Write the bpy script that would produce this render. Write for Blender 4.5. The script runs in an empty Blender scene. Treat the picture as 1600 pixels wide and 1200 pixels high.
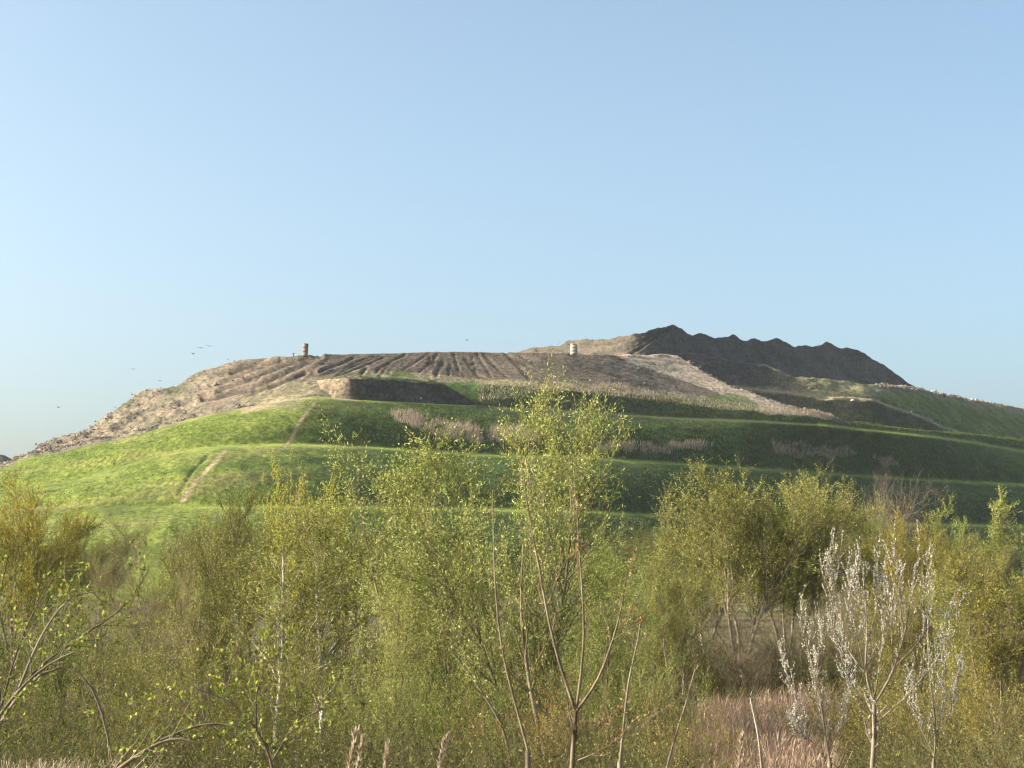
import bpy, math, random
import numpy as np
from mathutils import Vector

random.seed(7)
S = bpy.context.scene
COL = S.collection
PI = math.pi
rad = math.radians
FPX, CX, CY = 2800.0, 800.0, 600.0
TH = math.atan(0.1)
CT, ST = math.cos(TH), math.sin(TH)
EYE = 7.0

# ------------------------------------------------------------------ maths
def pix(x, y, D):
    """survey point seen at photo position (x, y), at forward distance D (metres)"""
    x, y, D = np.broadcast_arrays(np.asarray(x, float), np.asarray(y, float), np.asarray(D, float))
    dx = (x - CX) / FPX; dy = (CY - y) / FPX
    t = D / (CT - dy * ST)
    return np.stack([dx * t, D, EYE + t * (ST + dy * CT)], -1)

def colpt(x, D, z):
    x, D, z = np.broadcast_arrays(np.asarray(x, float), np.asarray(D, float), np.asarray(z, float))
    t = D * CT + (z - EYE) * ST
    return np.stack([(x - CX) / FPX * t, D, z], -1)

def lin(pts, x):
    a = np.array(pts, float)
    return np.interp(x, a[:, 0], a[:, 1])

_rt = np.random.RandomState(3).rand(256, 256)
def vnoise(u, v):
    iu = np.floor(u).astype(int); iv = np.floor(v).astype(int)
    fu = u - iu; fv = v - iv
    fu = fu * fu * (3 - 2 * fu); fv = fv * fv * (3 - 2 * fv)
    a = _rt[iu & 255, iv & 255]; b = _rt[(iu + 1) & 255, iv & 255]
    c = _rt[iu & 255, (iv + 1) & 255]; d = _rt[(iu + 1) & 255, (iv + 1) & 255]
    return (a * (1 - fu) + b * fu) * (1 - fv) + (c * (1 - fu) + d * fu) * fv

def fbm(u, v, o=4, g=.5):
    s = 0; a = 1; n = 0
    for i in range(o):
        s = s + a * vnoise(u * 2 ** i + 17.3 * i, v * 2 ** i + 9.1 * i); n += a; a *= g
    return s / n

def sstep(a, b, x):
    t = np.clip((x - a) / (b - a), 0, 1)
    return t * t * (3 - 2 * t)

def inpoly(x, y, poly):
    c = np.zeros(x.shape, bool); n = len(poly)
    for i in range(n):
        x0, y0 = poly[i]; x1, y1 = poly[(i + 1) % n]
        if y0 == y1: continue
        k = ((y0 > y) != (y1 > y)) & (x < (x1 - x0) * (y - y0) / (y1 - y0) + x0)
        c ^= k
    return c

def dline(x, y, pl):
    d = np.full(x.shape, 1e9)
    for (x0, y0), (x1, y1) in zip(pl[:-1], pl[1:]):
        vx, vy = x1 - x0, y1 - y0
        t = np.clip(((x - x0) * vx + (y - y0) * vy) / (vx * vx + vy * vy), 0, 1)
        d = np.minimum(d, np.hypot(x - x0 - t * vx, y - y0 - t * vy))
    return d

# ------------------------------------------------------------------ objects
def mesh_np(name, V, F, mats, midx=None, smooth=False, col=None):
    """V (n,3), F (m,4) quads"""
    me = bpy.data.meshes.new(name)
    V = np.ascontiguousarray(V, np.float32); F = np.ascontiguousarray(F, np.int32)
    me.vertices.add(len(V)); me.vertices.foreach_set('co', V.ravel())
    me.loops.add(F.size); me.loops.foreach_set('vertex_index', F.ravel())
    me.polygons.add(len(F))
    me.polygons.foreach_set('loop_start', np.arange(len(F), dtype=np.int32) * F.shape[1])
    if midx is not None: me.polygons.foreach_set('material_index', np.ascontiguousarray(midx, np.int32))
    if smooth is not False:
        sm = np.ones(len(F), bool) if smooth is True else np.asarray(smooth, bool)
        me.polygons.foreach_set('use_smooth', sm)
    me.update(calc_edges=True)
    if col is not None:
        at = me.color_attributes.new('Col', 'FLOAT_COLOR', 'POINT')
        c4 = np.ones((len(V), 4), np.float32); c4[:, :3] = col
        at.data.foreach_set('color', c4.ravel())
    for m in (mats if isinstance(mats, (list, tuple)) else [mats]): me.materials.append(m)
    return me

def obj(name, me, parent=None, loc=(0, 0, 0)):
    o = bpy.data.objects.new(name, me); COL.objects.link(o); o.location = loc
    if parent: o.parent = parent
    return o

def tag(o, label=None, cat=None, group=None, kind=None):
    if label: o['label'] = label
    if cat: o['category'] = cat
    if group: o['group'] = group
    if kind: o['kind'] = kind
    return o

def grid_faces(nr, nc):
    i = np.arange(nr - 1)[:, None] * nc + np.arange(nc - 1)[None, :]
    return np.stack([i, i + 1, i + nc + 1, i + nc], -1).reshape(-1, 4)

def tubes(P, R, sides):
    N, k, _ = P.shape
    T = np.gradient(P, axis=1); T /= np.linalg.norm(T, axis=2, keepdims=True) + 1e-9
    ref = np.array([0.31, 0.17, 0.05]) ; ref = ref / np.linalg.norm(ref)
    alt = np.array([.1, -.2, .97])
    use = (np.abs((T * ref).sum(-1, keepdims=True)) > .9)
    r_ = np.where(use, alt, ref)
    U = np.cross(T, r_); U /= np.linalg.norm(U, axis=2, keepdims=True) + 1e-9
    W = np.cross(T, U)
    a = np.arange(sides) / sides * 2 * PI
    V = P[:, :, None, :] + R[:, :, None, None] * (U[:, :, None, :] * np.cos(a)[None, None, :, None] + W[:, :, None, :] * np.sin(a)[None, None, :, None])
    b = (np.arange(N) * k * sides)[:, None, None] + (np.arange(k - 1) * sides)[None, :, None] + np.arange(sides)[None, None, :]
    b2 = (np.arange(N) * k * sides)[:, None, None] + (np.arange(k - 1) * sides)[None, :, None] + ((np.arange(sides) + 1) % sides)[None, None, :]
    F = np.stack([b, b2, b2 + sides, b + sides], -1).reshape(-1, 4)
    return V.reshape(-1, 3), F

class Acc:
    def __init__(s): s.V = []; s.F = []; s.M = []; s.n = 0
    def add(s, V, F, m=0):
        s.V.append(V); s.F.append(F + s.n); s.M.append(np.full(len(F), m)); s.n += len(V)
    def mesh(s, name, mats, smooth_slots=(0,)):
        M = np.concatenate(s.M)
        return mesh_np(name, np.concatenate(s.V), np.concatenate(s.F), mats, M, smooth=np.isin(M, smooth_slots))

# ------------------------------------------------------------------ materials
def mat(name):
    m = bpy.data.materials.new(name); m.use_nodes = True
    nt = m.node_tree; nt.nodes.clear()
    out = nt.nodes.new('ShaderNodeOutputMaterial')
    return m, nt, out, nt.nodes.new, nt.links.new

def ramp(nt, fac, stops):
    r = nt.nodes.new('ShaderNodeValToRGB'); el = r.color_ramp.elements
    while len(el) < len(stops): el.new(.5)
    for e, (p, c) in zip(el, stops): e.position = p; e.color = (*c, 1)
    nt.links.new(fac, r.inputs[0]); return r.outputs[0]

def mixc(nt, a, b, fac, mode='MULTIPLY'):
    m = nt.nodes.new('ShaderNodeMix'); m.data_type = 'RGBA'; m.blend_type = mode
    for sock, v in ((m.inputs[0], fac), (m.inputs[6], a), (m.inputs[7], b)):
        if hasattr(v, 'links'): nt.links.new(v, sock)
        elif isinstance(v, (int, float)): sock.default_value = v
        else: sock.default_value = (*v, 1)
    return m.outputs[2]

def earth_mat(name, scale=1.0, bump=.5, rough=.95):
    m, nt, out, N, L = mat(name)
    b = N('ShaderNodeBsdfPrincipled'); b.inputs['Roughness'].default_value = rough
    b.inputs['Specular IOR Level'].default_value = .1
    at = N('ShaderNodeAttribute'); at.attribute_name = 'Col'
    tc = N('ShaderNodeTexCoord')
    n1 = N('ShaderNodeTexNoise'); n1.inputs['Scale'].default_value = .9 * scale; n1.inputs['Detail'].default_value = 6; n1.inputs['Roughness'].default_value = .7
    n2 = N('ShaderNodeTexNoise'); n2.inputs['Scale'].default_value = .12 * scale; n2.inputs['Detail'].default_value = 5
    L(tc.outputs['Object'], n1.inputs[0]); L(tc.outputs['Object'], n2.inputs[0])
    c1 = ramp(nt, n1.outputs[0], [(.32, (.24, .25, .25)), (.5, (.66, .66, .66)), (.68, (1.2, 1.17, 1.1))])
    c2 = ramp(nt, n2.outputs[0], [(.35, (.72, .76, .72)), (.65, (1.25, 1.2, 1.15))])
    c = mixc(nt, at.outputs[0], c1, 1.0); c = mixc(nt, c, c2, 1.0)
    L(c, b.inputs['Base Color'])
    bp = N('ShaderNodeBump'); bp.inputs['Strength'].default_value = bump; bp.inputs['Distance'].default_value = .5
    L(n1.outputs[0], bp.inputs['Height']); L(bp.outputs[0], b.inputs['Normal'])
    L(b.outputs[0], out.inputs[0]); return m

def leaf_mat(name, stops, trans=.32, tcol=(1.08, 1.12, .75)):
    m, nt, out, N, L = mat(name)
    g = N('ShaderNodeNewGeometry')
    c = ramp(nt, g.outputs['Random Per Island'], stops)
    oi = N('ShaderNodeObjectInfo'); c = mixc(nt, c, oi.outputs['Color'], 1.0)
    d = N('ShaderNodeBsdfDiffuse'); t = N('ShaderNodeBsdfTranslucent')
    L(c, d.inputs[0]); L(mixc(nt, c, tcol, 1.0), t.inputs[0])
    mx = N('ShaderNodeMixShader'); mx.inputs[0].default_value = trans
    L(d.outputs[0], mx.inputs[1]); L(t.outputs[0], mx.inputs[2]); L(mx.outputs[0], out.inputs[0])
    return m

def bark_mat(name, c0, c1, scale=6, obcol=False):
    m, nt, out, N, L = mat(name)
    b = N('ShaderNodeBsdfPrincipled'); b.inputs['Roughness'].default_value = .85
    b.inputs['Specular IOR Level'].default_value = .2
    tc = N('ShaderNodeTexCoord'); mp = N('ShaderNodeMapping'); mp.inputs['Scale'].default_value = (1, 1, .35)
    n1 = N('ShaderNodeTexNoise'); n1.inputs['Scale'].default_value = scale; n1.inputs['Detail'].default_value = 5
    L(tc.outputs['Object'], mp.inputs[0]); L(mp.outputs[0], n1.inputs[0])
    c = ramp(nt, n1.outputs[0], [(.35, c0), (.65, c1)])
    L(c, b.inputs['Base Color']); 
    bp = N('ShaderNodeBump'); bp.inputs['Strength'].default_value = .6; bp.inputs['Distance'].default_value = .02
    L(n1.outputs[0], bp.inputs['Height']); L(bp.outputs[0], b.inputs['Normal'])
    L(b.outputs[0], out.inputs[0]); return m

def island_mat(name, stops, rough=.9):
    m, nt, out, N, L = mat(name)
    g = N('ShaderNodeNewGeometry'); b = N('ShaderNodeBsdfPrincipled'); b.inputs['Roughness'].default_value = rough
    b.inputs['Specular IOR Level'].default_value = .15
    L(ramp(nt, g.outputs['Random Per Island'], stops), b.inputs['Base Color']); L(b.outputs[0], out.inputs[0]); return m

M_EARTH = earth_mat('hill_earth')
M_BARK = bark_mat('bark_grey_brown', (.10, .075, .05), (.26, .21, .14))
M_BARKD = bark_mat('bark_dark', (.06, .045, .035), (.18, .14, .095))
M_BIRCH = bark_mat('bark_birch', (.18, .15, .12), (.62, .58, .5), 3)
M_PALEB = bark_mat('bark_pale', (.11, .09, .065), (.27, .225, .16), 9)
M_SAP = bark_mat('bark_sapling', (.08, .062, .042), (.23, .18, .12), 14)
M_TWIG = bark_mat('twig_olive', (.075, .062, .028), (.20, .165, .075), 2)
M_TWIGB = bark_mat('twig_brown', (.08, .06, .032), (.21, .16, .085), 2)
M_TWIGY = bark_mat('twig_yellow', (.30, .22, .06), (.42, .32, .09), 2)
M_TWIGP = bark_mat('twig_purple_brown', (.09, .065, .055), (.18, .135, .11), 2)
M_WILLOW = leaf_mat('willow_leaf', [(0, (.09, .12, .025)), (.5, (.26, .30, .08)), (1, (.60, .60, .24))])
M_OLIVE = leaf_mat('olive_bud', [(0, (.08, .095, .02)), (.5, (.24, .25, .065)), (1, (.60, .57, .20))])
M_YELLOW = leaf_mat('yellow_catkin_leaf', [(0, (.24, .245, .045)), (.6, (.42, .40, .08)), (1, (.60, .54, .14))])
M_BRIGHT = leaf_mat('fresh_leaf', [(0, (.07, .11, .018)), (.6, (.19, .23, .04)), (1, (.46, .44, .12))])
M_REDDISH = leaf_mat('reddish_bud', [(0, (.26, .12, .05)), (.5, (.36, .22, .09)), (1, (.42, .34, .12))])
M_CATKIN = leaf_mat('silver_catkin', [(0, (.30, .28, .24)), (1, (.70, .68, .61))], .25, (1, 1, .95))
M_REED = leaf_mat('dry_reed', [(0, (.26, .20, .15)), (.5, (.42, .33, .25)), (1, (.58, .47, .36))], .3, (1, .95, .8))
M_REEDR = leaf_mat('reddish_reed', [(0, (.16, .11, .08)), (.5, (.32, .225, .165)), (1, (.50, .38, .28))], .3, (1, .92, .8))
M_DRY = leaf_mat('dry_grass', [(0, (.08, .07, .035)), (.5, (.17, .15, .07)), (1, (.30, .25, .13))], .3, (1, .95, .8))
M_TURF = leaf_mat('turf_blade', [(0, (.07, .11, .016)), (.7, (.15, .195, .035)), (1, (.25, .23, .09))], .35, (1, 1.2, .5))
M_UNDER = leaf_mat('undergrowth_leaf', [(0, (.04, .055, .012)), (.6, (.11, .125, .035)), (1, (.34, .33, .12))], .3)
M_SCRUB = leaf_mat('scrub_leaf', [(0, (.03, .05, .012)), (.6, (.075, .10, .025)), (1, (.20, .19, .09))], .3)
M_RUBBLE = island_mat('rubble', [(0, (.14, .115, .09)), (.6, (.26, .215, .17)), (.93, (.36, .31, .26)), (1, (.65, .63, .6))])

# ------------------------------------------------------------------ camera, sun, sky
cam = bpy.data.cameras.new('camera'); cam.sensor_width = 36; cam.lens = 36 * FPX / 1600
cam.clip_start = .3; cam.clip_end = 20000
co = bpy.data.objects.new('camera', cam); COL.objects.link(co)
co.location = (0, 0, EYE); co.rotation_euler = (PI / 2 + TH, 0, 0); S.camera = co
SUN_E, SUN_A = rad(25), rad(-4)
sd = Vector((-math.cos(SUN_E) * math.cos(SUN_A), math.cos(SUN_E) * math.sin(SUN_A), math.sin(SUN_E)))
sl = bpy.data.lights.new('sun', 'SUN'); sl.energy = 4.9; sl.angle = rad(.5); sl.color = (1, .90, .76)
so = bpy.data.objects.new('sun', sl); COL.objects.link(so); so.rotation_euler = sd.to_track_quat('Z', 'Y').to_euler()
w = bpy.data.worlds.new('World'); S.world = w; w.use_nodes = True
sk = w.node_tree.nodes.new('ShaderNodeTexSky'); sk.sky_type = 'NISHITA'; sk.sun_disc = False
sk.sun_elevation = SUN_E; sk.sun_rotation = -(PI / 2 - SUN_A)
sk.altitude = 60; sk.air_density = .6; sk.dust_density = 4.8; sk.ozone_density = 2.0
w.node_tree.links.new(mixc(w.node_tree, sk.outputs[0], (1.14, 1.17, .98), 1.0), w.node_tree.nodes['Background'].inputs[0])
w.node_tree.nodes['Background'].inputs[1].default_value = .15
S.view_settings.view_transform = 'Standard'; S.view_settings.look = 'None'; S.view_settings.exposure = 1.2
S.cycles.filter_width = 1.3
S.cycles.max_bounces = 6; S.cycles.diffuse_bounces = 3; S.cycles.transmission_bounces = 3; S.cycles.volume_bounces = 0

# ------------------------------------------------------------------ ground
def zg(X, Y):
    z = np.interp(Y, [-50, 0, 10, 20, 30, 45, 62, 200, 10000], [5.6, 5.3, 4.9, 3.5, 2.2, 1.1, .6, 0, 0])
    return z + .25 * (fbm(X * .15, Y * .15, 3) - .5) * np.clip(1 - Y / 300, 0, 1)

gy = np.concatenate([np.linspace(-40, 120, 161), np.linspace(124, 400, 70), np.geomspace(420, 3000, 30)])
gx = np.concatenate([-np.geomspace(2500, 130, 20), np.linspace(-120, 120, 161), np.geomspace(130, 2500, 20)])
GX, GY = np.meshgrid(gx, gy)
GZ = zg(GX, GY)
n = fbm(GX * .3, GY * .3, 4)[..., None]
gc = np.array([.13, .11, .06]) * (1 - n) + np.array([.17, .15, .07]) * n
obj('ground', mesh_np('ground', np.stack([GX, GY, GZ], -1).reshape(-1, 3), grid_faces(*GX.shape), M_EARTH, smooth=True, col=gc.reshape(-1, 3)))['kind'] = 'structure'

# ------------------------------------------------------------------ terrain from surveyed contour lines
BULGE = ()
def loft(rows, x, subs):
    """rows: list of (len(x),3) contour lines; subs: steps between them. Returns (R,C,3)"""
    out = [rows[0]]
    for a, b, s in zip(rows[:-1], rows[1:], subs):
        for i in range(1, s + 1):
            t = i / s; p = a + (b - a) * t
            if s in BULGE: p[:, 1] = a[:, 1] + (b[:, 1] - a[:, 1]) * (.35 * t + .65 * t ** 2.6)
            out.append(p)
    return np.array(out)

def smooth(G, n, ax):
    for _ in range(n):
        P = G.copy()
        if ax == 0: P[1:-1] = .25 * G[:-2] + .5 * G[1:-1] + .25 * G[2:]
        else: P[:, 1:-1] = .25 * G[:, :-2] + .5 * G[:, 1:-1] + .25 * G[:, 2:]
        G = P
    return G

def screen(G):
    dz = G[..., 2] - EYE
    dep = G[..., 1] * CT + dz * ST; up = -G[..., 1] * ST + dz * CT
    return CX + FPX * G[..., 0] / dep, CY - FPX * up / dep

x = np.arange(-700, 2301, 3.0)
y1 = lin([(-700, 806), (-200, 800), (100, 797), (250, 795), (560, 795), (740, 798), (940, 803), (1060, 810), (1480, 822), (1600, 825), (2300, 838)], x)
D1 = lin([(-700, 500), (-200, 425), (100, 405), (340, 399), (560, 409), (740, 422), (940, 441), (1060, 482), (1480, 586), (1600, 618), (2300, 790)], x)
y2 = lin([(-700, 802), (-200, 790), (0, 775), (100, 757), (200, 727), (280, 709), (350, 700), (430, 697), (500, 698), (600, 702), (740, 712), (930, 718), (1060, 727), (1200, 736), (1330, 745), (1450, 752), (1600, 760), (2300, 792)], x)
D2 = lin([(-700, 515), (-200, 455), (0, 445), (280, 441), (400, 442), (500, 449), (740, 479), (930, 494), (1060, 523), (1200, 556), (1330, 593), (1450, 626), (1600, 667), (2300, 850)], x)
y3 = lin([(-700, 800), (-200, 772), (0, 733), (40, 716), (75, 707), (190, 683), (280, 662), (330, 648), (400, 636), (450, 627), (490, 622), (540, 625), (640, 630), (740, 636), (925, 646), (1060, 655), (1200, 661), (1290, 666), (1340, 672), (1450, 683), (1520, 693), (1600, 707), (2300, 760)], x)
D3 = lin([(-700, 540), (-200, 520), (0, 500), (190, 490), (400, 483), (490, 485), (640, 501), (740, 513), (925, 535), (1060, 556), (1200, 571), (1290, 585), (1340, 602), (1450, 635), (1600, 723), (2300, 900)], x)
y4 = np.minimum(y3 - 4, lin([(-700, 900), (330, 900), (400, 632), (490, 616), (640, 622), (740, 628), (800, 621), (840, 613), (880, 611), (950, 617), (1040, 629), (1100, 637), (1200, 646), (1290, 653), (1330, 665), (1400, 678), (2300, 760)], x))
y5 = np.minimum(y4 - 1.5, lin([(-700, 900), (320, 900), (330, 642), (400, 630), (450, 618), (500, 597), (540, 588), (560, 586), (640, 591), (700, 598), (760, 602), (830, 604), (900, 607), (1000, 614), (1060, 622), (1100, 630), (1200, 642), (1290, 650), (1330, 662), (2300, 760)], x))
sil = [(-700, 790), (-200, 755), (0, 721), (20, 718), (36, 715), (60, 697), (80, 686), (125, 674), (150, 660), (170, 646), (215, 612), (240, 605), (275, 603), (300, 585), (330, 575), (375, 560), (400, 558), (455, 556), (500, 553), (600, 551), (700, 549), (800, 550), (900, 551), (960, 553), (1050, 552), (1075, 562), (1100, 580), (1130, 597), (1190, 619), (1240, 635), (1290, 647), (1330, 660), (1400, 674), (2300, 760)]
ys = np.minimum(y5 - 1.5, lin(sil, x))
def sm1(v, n): return np.convolve(np.pad(v, n, mode='edge'), np.ones(2 * n + 1) / (2 * n + 1), 'valid')
D1, D2, D3 = sm1(D1, 18), sm1(sm1(D2, 14), 10), sm1(sm1(D3, 14), 10)
y2, y3 = sm1(y2, 4), sm1(y3, 3)
def step(D, ya, yb, k): return D + np.maximum(ya - yb, 1) * D / FPX * k
D3i = D3 + 8
D4 = step(D3i, y3 - 3, y4, 1.3)
D5 = step(D4, y4, y5, 3.0)
DS = step(D5, y5, ys, 2.6)
L1 = pix(x, y1, D1); L2 = pix(x, y2, D2); L3 = pix(x, y3, D3)
rows = [colpt(x, D1 - 75, -2.0), colpt(x, D1 - 46, 1.0), L1, pix(x, y1 - 5, D1 + 10), L2, pix(x, y2 - 4, D2 + 9), L3, pix(x, y3 - 3, D3i), pix(x, y4, D4), pix(x, y5, D5), pix(x, ys, DS)]
zs = rows[-1][:, 2]
right = sstep(960, 1080, x)
left = sstep(560, 100, x)
rows.append(colpt(x, DS + 14, zs - .5 - right * 3 - left * 1.5))
rows.append(colpt(x, DS + 45 - right * 15, zs * (1 - .75 * right) - 2 - left * 14))
rows.append(colpt(x, DS + 130, zs * (1 - right) * .8 * (1 - left) - 3))
subs = [4, 16, 5, 34, 5, 34, 4, 14, 14, 33, 4, 6, 6]
BULGE = (16, 34)
G = loft(rows, x, subs); BULGE = ()
G = smooth(G, 3, 1); G = smooth(G, 1, 0)
px, py = screen(G)
X_, Y_, Z_ = G[..., 0], G[..., 1], G[..., 2]
wx = px + 14 * (fbm(X_ * .12, Z_ * .3 + 5, 3) - .5); wy = py + 9 * (fbm(X_ * .12 + 40, Z_ * .3, 3) - .5)
yb3 = np.interp(px.ravel(), x, y3).reshape(px.shape); yb4 = np.interp(px.ravel(), x, y4).reshape(px.shape)
yb5 = np.interp(px.ravel(), x, y5).reshape(px.shape); ybs = np.interp(px.ravel(), x, ys).reshape(px.shape)
# --- masks
rough_l = ((wy < yb3 + 1) & (px < 470))
grass = np.ones(px.shape)
grass = np.where(rough_l, 0, grass)
grass = np.where((wy < yb5 + 2) & (px >= 380) & (px < 1330), 0, grass)
grass = np.where((px < 470) & (px > 400) & (py < 640) & (py > 606), .45, grass)
road = inpoly(px + (wx - px) * .3, py + (wy - py) * .4, [(935, 545), (1055, 545), (1090, 570), (1135, 598), (1190, 618), (1300, 640), (1300, 656), (1200, 648), (1130, 618), (1060, 592), (1000, 572)]).astype(float)
brown = inpoly(wx, wy, [(330, 640), (300, 622), (350, 590), (400, 566), (460, 545), (960, 540), (1000, 572), (1060, 590), (1130, 618), (1100, 640), (960, 612), (880, 598), (760, 596), (620, 584), (520, 580), (450, 592), (390, 615)]).astype(float)
pale5 = ((wy > yb5 - 9) & (py < yb4) & (px > 450) & (px < 1130)).astype(float)
furrows = [
 ([(400, 604), (430, 590), (500, 556)], 2.6), ([(385, 592), (440, 572), (492, 556)], 1.8), ([(395, 613), (450, 594), (478, 583)], 1.8),
 ([(340, 600), (400, 575), (440, 561)], 1.6), ([(318, 623), (350, 616), (400, 606)], 3.2), ([(340, 611), (370, 599), (405, 590)], 1.8), ([(362, 582), (402, 569)], 2),
 ([(500, 580), (540, 566), (552, 559)], 1.3), ([(592, 576), (615, 563), (632, 555)], 1.5), ([(628, 580), (655, 562), (668, 553)], 1.3), ([(655, 581), (675, 566), (683, 553)], 1.5),
 ([(681, 586), (686, 574), (692, 568)], 3), ([(708, 552), (712, 566), (717, 578)], 1.6), ([(745, 553), (758, 574), (768, 590)], 1.5), ([(755, 553), (772, 571), (792, 590)], 1.5),
 ([(735, 554), (742, 575), (745, 590)], 1.0), ([(790, 552), (806, 568), (828, 592)], 2.2), ([(700, 586), (704, 570)], 1.6), ([(565, 583), (572, 574)], 2.6), ([(588, 582), (592, 576)], 2.0), ([(725, 590), (728, 560)], .8), ([(540, 578), (590, 557)], .9)]
for k in range(13):
    xa = 825 + k * 14; furrows.append(([(xa, 552), (xa + 60 + k * 10, 566 + k * .8), (xa + 150 + k * 16, 592 + k * 2.6)], .7 + .5 * ((k * 7) % 3 == 0)))
for k in range(6):
    xa = 960 + k * 16; furrows.append(([(xa, 555), (xa + 50, 566), (1120 + k * 22, 606 + k * 3)], .6))
_r = np.random.RandomState(9)
for k in range(26):
    xa = _r.uniform(520, 820); sl0 = (xa - 690) / 55. + _r.normal() * .5; L_ = _r.uniform(10, 34); y0_ = 552 + _r.uniform(0, 14)
    furrows.append(([(xa, y0_), (xa + sl0 * L_ * .45, y0_ + L_ * .5), (xa + sl0 * L_, y0_ + L_)], _r.uniform(.5, 1.1)))
for pl_, w_ in (([(430, 566), (520, 570), (600, 561)], .8), ([(520, 566), (640, 574), (760, 566), (860, 572)], .7), ([(380, 588), (420, 600), (470, 592)], .9)): furrows.append((pl_, w_))
fur = np.zeros(px.shape); berm = np.zeros(px.shape)
for pl, wd in furrows:
    d = dline(px, py + 1.5 * (fbm(X_ * .4, Y_ * .4, 2) - .5), pl)
    k_ = 1.0 if wd > .8 else .45
    if pl[0][0] < 520: wd *= 1.3
    fur = np.maximum(fur, k_ * (1 - sstep(wd * .5, wd * 1.5, d)))
    fur = fur * 1.0
    berm = np.maximum(berm, k_ * np.exp(-((d - wd * 2.4) / (wd * 1.0)) ** 2))
fur = fur * np.clip(.45 + 1.3 * (fbm(X_ * .3 + 60, Z_ * 1.2, 3) - .25), 0, 1)
fan = .5 + .5 * np.sin((px - (py - 552) * ((px - 690) / 60.)) * .55)
path1 = 1 - sstep(1.6, 3.2, dline(px, py, [(492, 630), (470, 658), (445, 699)]))
path2 = 1 - sstep(2.0, 4.2, dline(px, py, [(352, 705), (325, 733), (303, 757), (284, 784)]))
groove = 1 - sstep(1, 3.5, dline(px, py, [(325, 712), (302, 735), (278, 772)]))
# --- colour
def C(*a): return np.array(a)
nz = fbm(X_ * .05 + Z_ * .03, Z_ * .22, 4)[..., None]; nf = fbm(X_ * .35, Z_ * .8 + Y_ * .2, 4, .7)[..., None]; ns = fbm(X_ * .02 + 3 + Z_ * .08, Z_ * .45 - X_ * .05, 4)[..., None]
gcol = C(.085, .135, .02) * (1 - nf) + C(.21, .25, .05) * nf
gcol = gcol + (C(.27, .24, .10) - gcol) * (sstep(.52, .72, ns) * .5)
gcol = gcol + (C(.22, .25, .06) - gcol) * (sstep(.45, .7, nz) * .35)
gcol = gcol + (C(.042, .078, .016) * (.25 + 1.5 * nf) - gcol) * (.88 * sstep(420, 620, px + 90 * (py > 712)))[..., None]  # bank shade put into the green, along with darker vegetation
lip_light = np.zeros(px.shape); lipd = np.full(px.shape, 99.)
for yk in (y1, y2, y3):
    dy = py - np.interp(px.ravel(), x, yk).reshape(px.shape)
    lip_light = np.maximum(lip_light, np.exp(-((dy + 2) / 2.8) ** 2)); lipd = np.minimum(lipd, np.abs(dy))
gcol = gcol + (C(.30, .35, .075) - gcol) * (lip_light * .9 * sstep(230, 330, px) * (py > 615))[..., None]  # terrace lips brightened in the colour, as edges catching the low sun
soil = C(.165, .128, .10) * (1 - nf) + C(.29, .23, .175) * nf
tan = C(.115, .096, .075) * (1 - nf) + C(.32, .27, .205) * nf
patch = sstep(.5, .66, fbm(X_ * .1 + 11, Z_ * .35, 4))
tan = tan + (C(.14, .15, .08) - tan) * (patch * .6 * (px < 330))[..., None]
for pg_ in ([(165, 672), (190, 652), (222, 640), (215, 652), (190, 668)], [(140, 688), (180, 680), (172, 692)], [(265, 634), (300, 620), (300, 632), (280, 640)], [(330, 582), (375, 566), (420, 556), (400, 570), (350, 588)], [(230, 615), (262, 606), (270, 612), (240, 622)]):
    tan = tan + (C(.10, .088, .07) * (.5 + nf) - tan) * (.75 * inpoly(wx, wy, pg_))[..., None]
pale = C(.46, .365, .28) * (1 - nf) + C(.60, .49, .385) * nf
drygr = C(.32, .27, .16) * (1 - nf) + C(.42, .37, .22) * nf
col = tan
def over(c, n_, m): return c + (n_ - c) * np.asarray(m)[..., None]
col = over(col, soil * (1 - .22 * fan[..., None] * (px > 500)[..., None]), brown)
col = over(col, pale, road)
col = over(col, drygr, pale5 * .85)
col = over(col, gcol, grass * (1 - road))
bush = inpoly(wx, wy, [(745, 640), (750, 615), (800, 612), (860, 606), (960, 616), (1000, 624), (1100, 640), (1280, 652), (1280, 668), (900, 655)]) & (py > yb4 - 5)
col = over(col, C(.06, .075, .03) * (.5 + 1.0 * nf), bush * .85)  # steep bank: dark growth, and its own shade painted in
hump = inpoly(wx, wy, [(1090, 632), (1110, 620), (1150, 614), (1180, 630), (1190, 645), (1120, 640)]) | inpoly(wx, wy, [(605, 590), (620, 580), (640, 584), (652, 590)]) | inpoly(wx, wy, [(690, 602), (740, 596), (770, 606), (740, 612)])
col = over(col, C(.13, .20, .05) * (.7 + .6 * nf), hump * .75)
col = over(col, C(.06, .052, .045), fur * (1 - grass) * (px < 840) * .85)
col = over(col, C(.12, .09, .07), fur * (1 - grass) * (px >= 840) * .3)
apron = inpoly(wx, wy, [(375, 646), (380, 622), (450, 598), (500, 586), (560, 588), (560, 630), (490, 621), (440, 630)])
col = over(col, C(.27, .22, .14) * (1 - nf) + C(.42, .35, .24) * nf, apron * .9)
col = over(col, C(.36, .275, .175), np.maximum(path1 * .95, path2))
col = over(col, C(.10, .12, .05), groove * .6)
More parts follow.
